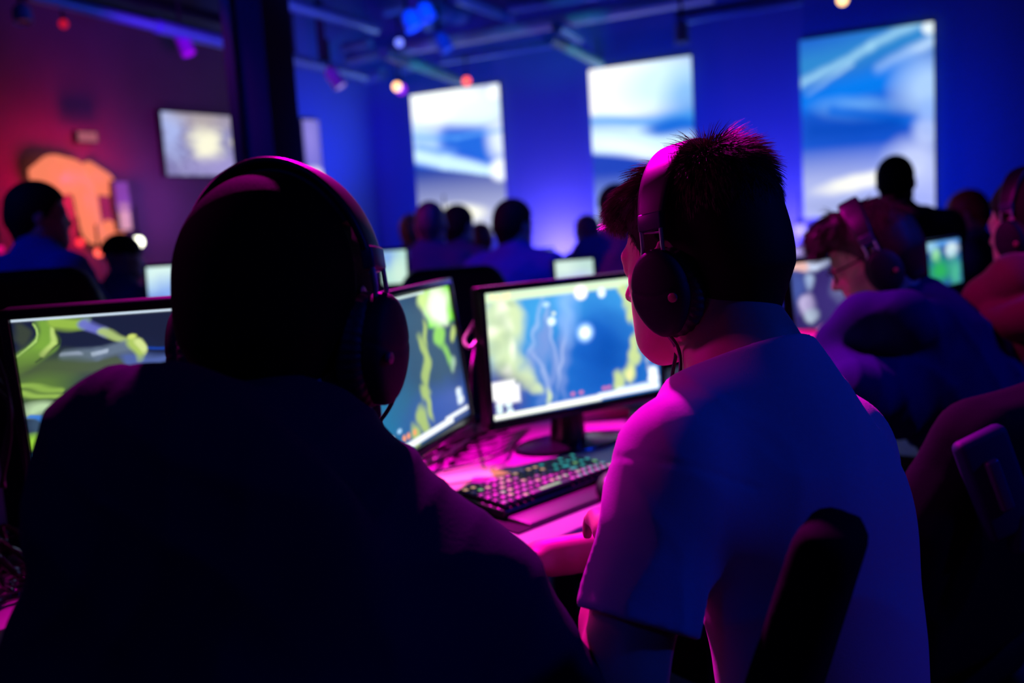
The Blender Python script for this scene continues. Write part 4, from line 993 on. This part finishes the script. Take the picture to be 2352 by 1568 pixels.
headphones(cc, HH, 'black over-ear headphones with bright metal yokes on the T-shirt boy', .93,
           [[cup, at(1558, 800, 1.12), at(1563, 850, 1.11), at(1550, 905, 1.09), at(1535, 960, 1.07)], [cup + V(0, .012, 0), at(1552, 800, 1.15), at(1546, 850, 1.16), at(1538, 900, 1.15), at(1530, 960, 1.13)]])

# ------------------------------------------------------------------ hooded player, nearest the camera
m_hood = mat('navy_black_fleece', (.007, .012, .045), .95, bump=.3, bscale=350, spec=.1)
fm = Body(at(655, 722, .95), -13, 6, -1, torso_yaw=-14, N=at(655, 1085, .90), pelvis=V(-.21, .74, .50), size=.96,
          sh=[at(285, 1470, .84), at(1025, 1400, .90)], el=[at(170, 1850, .86), at(1345, 1760, .95)], wr=[V(-.47, 1.22, .80), V(-.17, 1.28, .80)],
          hd=[(V(0, .95, -.1), V(0, 0, 1), .4), (V(0, .95, -.1), V(0, 0, 1), .4)], bulk=1.05)
def fm_hoodie(P):
    s = fm; d = s.torso(P, .030, .02) + folds(P, .008, 20, [s.up + s.M[:, 0] * .5, s.M[:, 0] - s.up * .4], 21)
    d = s.sleeves(P, d, (.078, .072, .050), .007, 23)
    hp = [at(775, 1200, .90), at(620, 1075, .85), at(430, 1005, .80), at(285, 1000, .83), at(235, 1090, .86)]
    rr = [.040, .042, .047, .047, .045]
    for a, b, ra, rb in zip(hp[:-1], hp[1:], rr[:-1], rr[1:]): d = smin(d, sd_cone(P, a, b, ra, rb), .035)
    q = at(350, 1190, .79); M = Rz(-.25) @ Ry(.35)
    d = smin(d, sd_ell(P, q, (.105, .062, .105), M), .04)
    q = at(480, 1300, .77); d = smin(d, sd_ell(P, q, (.130, .050, .120), Ry(.5)), .03)
    d = smax(d, -sd_ell(P, at(340, 985, .86), (.05, .035, .022), Ry(.15)), .02)
    d = d + folds(P, .004, 38, [V(.5, 0, 1), V(1, 0, -.6)], 31)
    d = smax(d, -sd_cone(P, s.c, s.N + (s.c - s.N) * .05, .058, .062), .01)
    return smax(d, ((s.P - s.up * .13).astype(F4) - P) @ s.up.astype(F4), .01)
pf = fm.build('person in a dark hoodie with hood down, back to camera, largest and nearest head', fm_hoodie, m_hood, mat('black_short_hair', (.0022, .0025, .005), .8, spec=.06, bump=.3, bscale=500), M_SKIN, h=.005, hair=('phones', .016), hh=.0035, cname='hoodie')
cupr = fm.c + fm.H @ V(.104, .0, -.085)
headphones(fm.c, fm.H, 'black headphones with a glossy band on the hooded player nearest the camera', .99,
           [[cupr, at(913, 885, .97), at(900, 925, .98), at(876, 962, .99), at(838, 999, .99), at(800, 1030, .98)]])

# ------------------------------------------------------------------ boy in glasses, right
m_nav = mat('navy_fleece', (.004, .010, .10), .9, bump=.3, bscale=250, spec=.15)
m_nav2 = mat('blue_fleece_panel', (.09, .11, .32), .85, bump=.3, bscale=250)
tb = Body(at(2000, 588, 2.42), 74, 26, 0, torso_yaw=55, N=at(2085, 735, 2.42), pelvis=V(1.13, 2.20, .56),
          sh=[at(2025, 880, 2.25), at(2165, 850, 2.55)], el=[at(1965, 905, 2.12), V(1.02, 2.78, .80)], wr=[at(1905, 790, 2.36), V(.80, 2.85, .83)],
          hd=[(at(1800, 745, 2.50) - at(1905, 790, 2.36), V(0, .2, 1), .55), (V(-1, .3, 0), V(0, 0, 1), .5)], bulk=1.0)
def tb_hoodie(P):
    s = tb; d = s.torso(P, .030, .03) + folds(P, .010, 18, [s.up + s.M[:, 0] * .5, s.up - s.M[:, 0]], 41)
    d = s.sleeves(P, d, (.074, .066, .044), .008, 43, .80)
    hp = [at(1930, 790, 2.30), at(1985, 740, 2.24), at(2070, 735, 2.20), at(2150, 750, 2.28), at(2165, 730, 2.45)]
    for a, b in zip(hp[:-1], hp[1:]): d = smin(d, sd_cone(P, a, b, .058, .062), .03)
    d = d + folds(P, .005, 40, [V(1, 0, .4), V(.8, 0, -.5)], 45)
    d = smax(d, -sd_cone(P, s.c, s.N + (s.c - s.N) * .1, .058, .062), .01)
    return smax(d, ((s.P - s.up * .13).astype(F4) - P) @ s.up.astype(F4), .01)
pt = tb.build('person in glasses and a navy hoodie bending over a desk, profile to the left', tb_hoodie, m_nav, mat('brown_hair', (.022, .012, .010), .5, bump=.4, bscale=220, var=.5, vscale=70), M_SKIN, h=.006, hair=('quiff', .012), hh=.0045, cname='hoodie')
th = [c for c in pt.children if c.name.startswith('hair')][0]
SW, SQ = strands(tb, th, 2600, None, lambda L: np.where(L[:, 2] > .05, .034, .012), lambda L: np.where(L[:, 2] > .06, .6, .1), V(.0, -.045, .12), 5, .0011)
fastmesh('hair_strands', SW, SQ, mat('dull_brown_hair', (.03, .014, .013), .6, spec=.3), pt)
headphones(tb.c, tb.H, 'black headphones on the boy in glasses')
def glasses(b, label):
    root = empty('eyeglasses', b.c, b.H); tag(root, label, 'eyeglasses')
    m = MB()
    for s in (-1, 1):
        ring = [V(s * .034 + .025 * math.copysign(abs(math.cos(t)) ** .7, math.cos(t)), .104 - .08 * abs(math.cos(t)) * .08, .0 + .019 * math.copysign(abs(math.sin(t)) ** .7, math.sin(t))) for t in np.linspace(0, 2 * PI, 25)]
        m.tube(ring, .0024, 8)
    m.tube([V(-.010, .105, .006), V(0, .109, .009), V(.010, .105, .006)], .002, 8); m.build('frame', M_GLOSS, root)
    for s in (-1, 1):
        MB().tube([V(s * .059, .102, .010), V(s * .074, .088, .010), V(s * .082, -.005, .010), V(s * .084, -.025, -.008)], .0022, 8).build('temple', M_GLOSS, root)
    return root
glasses(tb, 'dark-framed eyeglasses on the bending boy in the navy hoodie')

# ------------------------------------------------------------------ player at the right edge
m_mar = mat('maroon_fleece', (.13, .022, .04), .85, bump=.3, bscale=220, sheen=.3)
rb = Body(at(2366, 515, 2.5), 30, 8, 0, torso_yaw=50, N=at(2362, 690, 2.48), pelvis=V(1.45, 2.25, .56),
          sh=[at(2300, 830, 2.34), V(1.42, 2.72, 1.02)], el=[at(2232, 905, 2.36), V(1.40, 3.0, .84)], wr=[at(2205, 800, 2.62), V(1.2, 3.05, .84)],
          hd=[(V(-.5, .8, .1), V(0, 0, 1), .5), (V(-1, .3, 0), V(0, 0, 1), .5)])
def rb_hoodie(P):
    s = rb; d = s.torso(P, .030, .03) + folds(P, .012, 18, [s.up + s.M[:, 0] * .5, s.up - s.M[:, 0]], 51)
    d = s.sleeves(P, d, (.080, .072, .048), .014, 53)
    hp = [at(2240, 745, 2.42), at(2270, 690, 2.36), at(2330, 640, 2.30), at(2400, 640, 2.30)]
    for a, b in zip(hp[:-1], hp[1:]): d = smin(d, sd_cone(P, a, b, .050, .055), .03)
    hp = [at(2215, 790, 2.42), at(2290, 745, 2.30), at(2400, 720, 2.22)]
    for a, b in zip(hp[:-1], hp[1:]): d = smin(d, sd_cone(P, a, b, .042, .050), .015)
    d = smax(d, -sd_cone(P, s.c, s.N + (s.c - s.N) * .1, .058, .062), .01)
    return smax(d, ((s.P - s.up * .13).astype(F4) - P) @ s.up.astype(F4), .01)
rb.build('person in a maroon hoodie with magenta-lit sleeve, cut by the right picture edge', rb_hoodie, m_mar, M_HAIR, M_SKIN, h=.007, hair=('short', .011), hh=.005, cname='hoodie')
headphones(rb.c, rb.H, 'dark headphones on the player in the maroon hoodie')

# ------------------------------------------------------------------ people farther back
def cloth_mat(i, c): return mat('cloth_%s' % i, c, .85, bump=.3, bscale=120)
NAVY = (.03, .045, .16)
def bg(label, px, py, d, yaw, down=4, style='short', hair=None, cloth=NAVY, cn='navy', k=1.0, skin=None, torso=None, sh_w=.19, lean=.12, cname='jacket', dz=None, el=None, wr=None, bulk=1.0, thick=.012, stand=False):
    b = Body(at(px, py, d), yaw, down, 0, torso_yaw=torso, sh_w=sh_w, lean=lean, size=k, hands=False, el=el, wr=wr, bulk=bulk)
    hm = M_HAIR if hair is None else mat('hair_%s' % label[:20].replace(' ', '_'), hair, .5, bump=.2)
    return b.build(label, lambda P: b.jacket(P, .028, .010, int(px)), cloth_mat(cn, cloth), hm, skin or M_SKIN, h=.010, hair=(style, thick) if style else None, hh=.008, cname=cname, stand=stand), b
bg('person in a blue hoodie looking right, before the orange sign', 92, 497, 3.7, -62, 3, cloth=(.06, .09, .42), cn='bluehoodie', torso=-35, sh_w=.20, cname='hoodie')
bg('person with dark cap near the white lamp, facing right behind the far desk', 285, 592, 5.4, -50, 5, 'cap', cloth=(.08, .07, .16), cn='duskjacket')
bg('person with shaved head in a navy jacket below the first wall screen', 990, 515, 5.3, -10, 2, 'short', hair=(.10, .04, .08), thick=.004, cloth=NAVY, torso=-30)
bg('person with dark hair turned right, beside the shaved head', 1055, 520, 6.0, -40, 3)
bg('person in a loose blue jacket, right of the first wall screen foot', 1182, 518, 4.9, -48, 6, cloth=(.05, .08, .42), cn='bluejacket', sh_w=.19, torso=-20)
bg('small red-haired person in a magenta top between the two groups', 1103, 552, 7.5, 30, 5, hair=(.35, .03, .03), cloth=(.55, .05, .35), cn='magentatop')
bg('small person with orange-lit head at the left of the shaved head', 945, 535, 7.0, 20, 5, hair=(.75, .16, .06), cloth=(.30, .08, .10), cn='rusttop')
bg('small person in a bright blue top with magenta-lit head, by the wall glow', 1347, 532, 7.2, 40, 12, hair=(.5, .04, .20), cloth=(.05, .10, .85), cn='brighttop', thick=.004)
bg('tall dark person behind the face of the T-shirt boy', 1412, 482, 5.1, 20, 0, cloth=(.22, .02, .12), cn='winetop', sh_w=.18)
bg('person with cropped head standing dark before the largest wall screen', 2058, 420, 4.6, -35, 0, cloth=(.025, .03, .09), cn='darkjacket', sh_w=.21, torso=-15, thick=.008)
bg('person with reddish hair between the largest wall screen and the right edge', 2222, 492, 5.4, 55, 25, hair=(.40, .04, .03), cloth=(.03, .04, .16), cn='navytwo')

# ------------------------------------------------------------------ chairs in view
def chair_top(label, top, yaw, recline, bw, seat_z=.44, **kw):
    t = math.radians(recline); bh = (top[2] - seat_z - .02) / math.cos(t)
    p = top - Rz(math.radians(yaw)) @ V(0, -.25 - bh * math.sin(t), 0)
    return make_chair(label, p, math.radians(yaw), recline, bw=bw, bh=bh, seat_z=seat_z, **kw)
chair_top('black gaming chair of the T-shirt boy, its back edge blurred before him', at(1945, 1128, .80), 60, 17, .105, wings=False, M_CHAIR=M_CHAIR2, th=.026)
c2 = chair_top('black gaming chair with a tilt bracket at the right, behind the boy in glasses', at(2375, 890, 1.62), 38, 14, .29, wings=False, M_CHAIR=M_CHAIR2)
lever(c2, Rz(math.radians(-38)) @ (at(2285, 1110, 1.5) - np.array(c2.location)), Rz(math.radians(-30)) @ Ry(-.35))
chair_top('low black chair back at the left behind the left monitor', at(30, 618, 2.6), -170, 4, .30, wings=False)
chair_top('black chair back with magenta-lit top between the two right-hand monitors', at(1035, 612, 3.75), 196, 6, .28, wings=False)

# ------------------------------------------------------------------ lights
def lamp(kind, name, loc, target, col, power, size=.1, spot=None, blend=.3, target_size=None):
    l = bpy.data.lights.new(name, kind); l.color = col; l.energy = power
    if kind == 'AREA': l.size = size
    else: l.shadow_soft_size = size
    if kind == 'SPOT': l.spot_size = math.radians(spot or 60); l.spot_blend = blend
    o = bpy.data.objects.new(name, l); COL.objects.link(o); o.location = loc
    if target is not None:
        from mathutils import Vector
        o.rotation_euler = (Vector(map(float, target)) - Vector(map(float, loc))).to_track_quat('-Z', 'Y').to_euler()
    return o
MAG = (1, 0, .62); BLU = (0, .035, 1)
lamp('SPOT', 'magenta_stage_light', (-.38, 3.5, 3.1), (.20, 1.5, .8), MAG, 1250, .06, 42, .6)
lamp('SPOT', 'blue_back_fill', (-1.0, -1.2, 2.9), (-.28, .8, .9), BLU, 22, .2, 26, 1)  # added weak fill from behind the camera, lifts the hooded player's back
lamp('SPOT', 'added_crowd_rim_spot', (-2.6, 4.3, 2.7), (-.1, 5.3, 1.15), (1, 0, .45), 80, .1, 40, .8)  # added spot giving the far group a magenta rim
lamp('SPOT', 'added_warm_streak_spot', (-.7, 3.0, 3.2), onz(1090, 1096, DZ), (1, .32, .16), 380, .02, 5, .6)  # added narrow spot for the orange streak of light on the desk
lamp('SPOT', 'magenta_side_fill', (-1.5, 1.6, 2.0), (.2, 1.2, .95), MAG, 50, .2, 34, 1)  # added fill in place of magenta bounce on sleeve and neck
lamp('SPOT', 'magenta_stage_light_far', (-.9, 3.9, 2.3), (.86, 2.42, 1.16), MAG, 230, .07, 13, .7)
lamp('SPOT', 'blue_stage_light', (2.6, .75, 2.3), (.42, 1.12, .90), BLU, 62, .10, 34, .8)
lamp('SPOT', 'blue_stage_light_right', (3.2, 1.3, 2.9), (1.1, 2.3, 1.0), BLU, 170, .12, 40, .8)
lamp('SPOT', 'magenta_sleeve_fill', (-.3, 1.9, 2.4), (1.35, 2.42, .98), MAG, 80, .06, 17, .6)  # added spot to brighten the maroon hoodie's sleeve
lamp('SPOT', 'blue_column_fill', (-4.2, 2.6, 2.9), cp + V(0, 0, 2.2), BLU, 130, .12, 30, .8)  # added spot to turn the column's left face blue
lamp('SPOT', 'blue_hall_light', (.7, 3.2, 3.4), (-.2, 5.6, 1.0), BLU, 160, .12, 52, .8)
lamp('SPOT', 'blue_hall_light', (-3.3, 1.9, 3.2), (-1.7, 3.7, 1.1), BLU, 90, .12, 50, .8)
# blue wash over the long wall and the ceiling services
for s, t, z, e in ((1.2, 1.9, 1.1, 60), (3.3, 1.7, 1.0, 95), (4.9, 1.6, 1.1, 55)):
    lamp('SPOT', 'blue_wall_wash', wp(s, t, z), wp(s, 0, 1.5), BLU, e * 1.35, .3, 105, 1)
for q_, g_ in ((pz(960, 150, 2.6), 40), (pz(1320, 118, 2.6), 40)): lamp('SPOT', 'cyan_conduit_fill', q_ + V(.3, -1.2, -.5), q_, (0, .75, 1), g_ * .5, .05, 34, .8)  # added spots so the conduits read as teal
lamp('SPOT', 'blue_ceiling_wash', (.3, 5.0, 1.6), (.0, 5.5, 3.2), (.0, .07, 1), 800, .3, 120, 1)
# lavender uplights at the foot of the wall
for px, e in ((1290, 16), (812, 5), (1800, 9), (720, 2)):
    p = onwall(px, 590) if px > 740 else onleft(px, 560); p = p + (W if px > 740 else U) * .34; p[2] = .90
    lamp('SPOT', 'wall_uplight', p, p + (W if px > 740 else U) * -.3 + V(0, 0, .12), (.55, .20, 1), e * 2.3, .06, 165, .6)
# red corner
p = onleft(140, 440) + U * .40; lamp('SPOT', 'red_corner_light', p, p - U, (1, .0, .12), 27, .1, 165, .6)
p = onleft(360, 480) + U * .5; lamp('SPOT', 'violet_corner_light', p, p - U, (.42, .12, 1), 7, .1, 165, .6)
p = onleft(700, 420) + U * 1.2; lamp('SPOT', 'blue_corner_wash', p, onleft(740, 300), BLU, 60, .1, 80, 1)
lamp('SPOT', 'violet_rail_light', pz(470, 150, 2.2), pz(480, 90, 2.62), (.45, 0, 1), 60, .05, 90, 1)

# ------------------------------------------------------------------ camera, world, colour
cd = bpy.data.cameras.new('camera'); cam = bpy.data.objects.new('camera', cd); COL.objects.link(cam); scene.camera = cam
setmat(cam, CAM, RC); cd.sensor_width = 36; cd.lens = 35; cd.clip_start = .02; cd.clip_end = 60
cd.dof.use_dof = True; cd.dof.focus_distance = 1.14; cd.dof.aperture_fstop = 2.9; cd.dof.aperture_blades = 0
w = bpy.data.worlds.new('world'); scene.world = w; w.use_nodes = True
w.node_tree.nodes['Background'].inputs['Color'].default_value = (.002, .006, .06, 1); w.node_tree.nodes['Background'].inputs['Strength'].default_value = .25
scene.view_settings.view_transform = 'Standard'; scene.view_settings.look = 'None'; scene.view_settings.gamma = 1; scene.view_settings.exposure = 0
scene.view_settings.use_curve_mapping = False
scene.cycles.use_denoising = True
scene.cycles.max_bounces = 6
scene.cycles.sample_clamp_indirect = 6
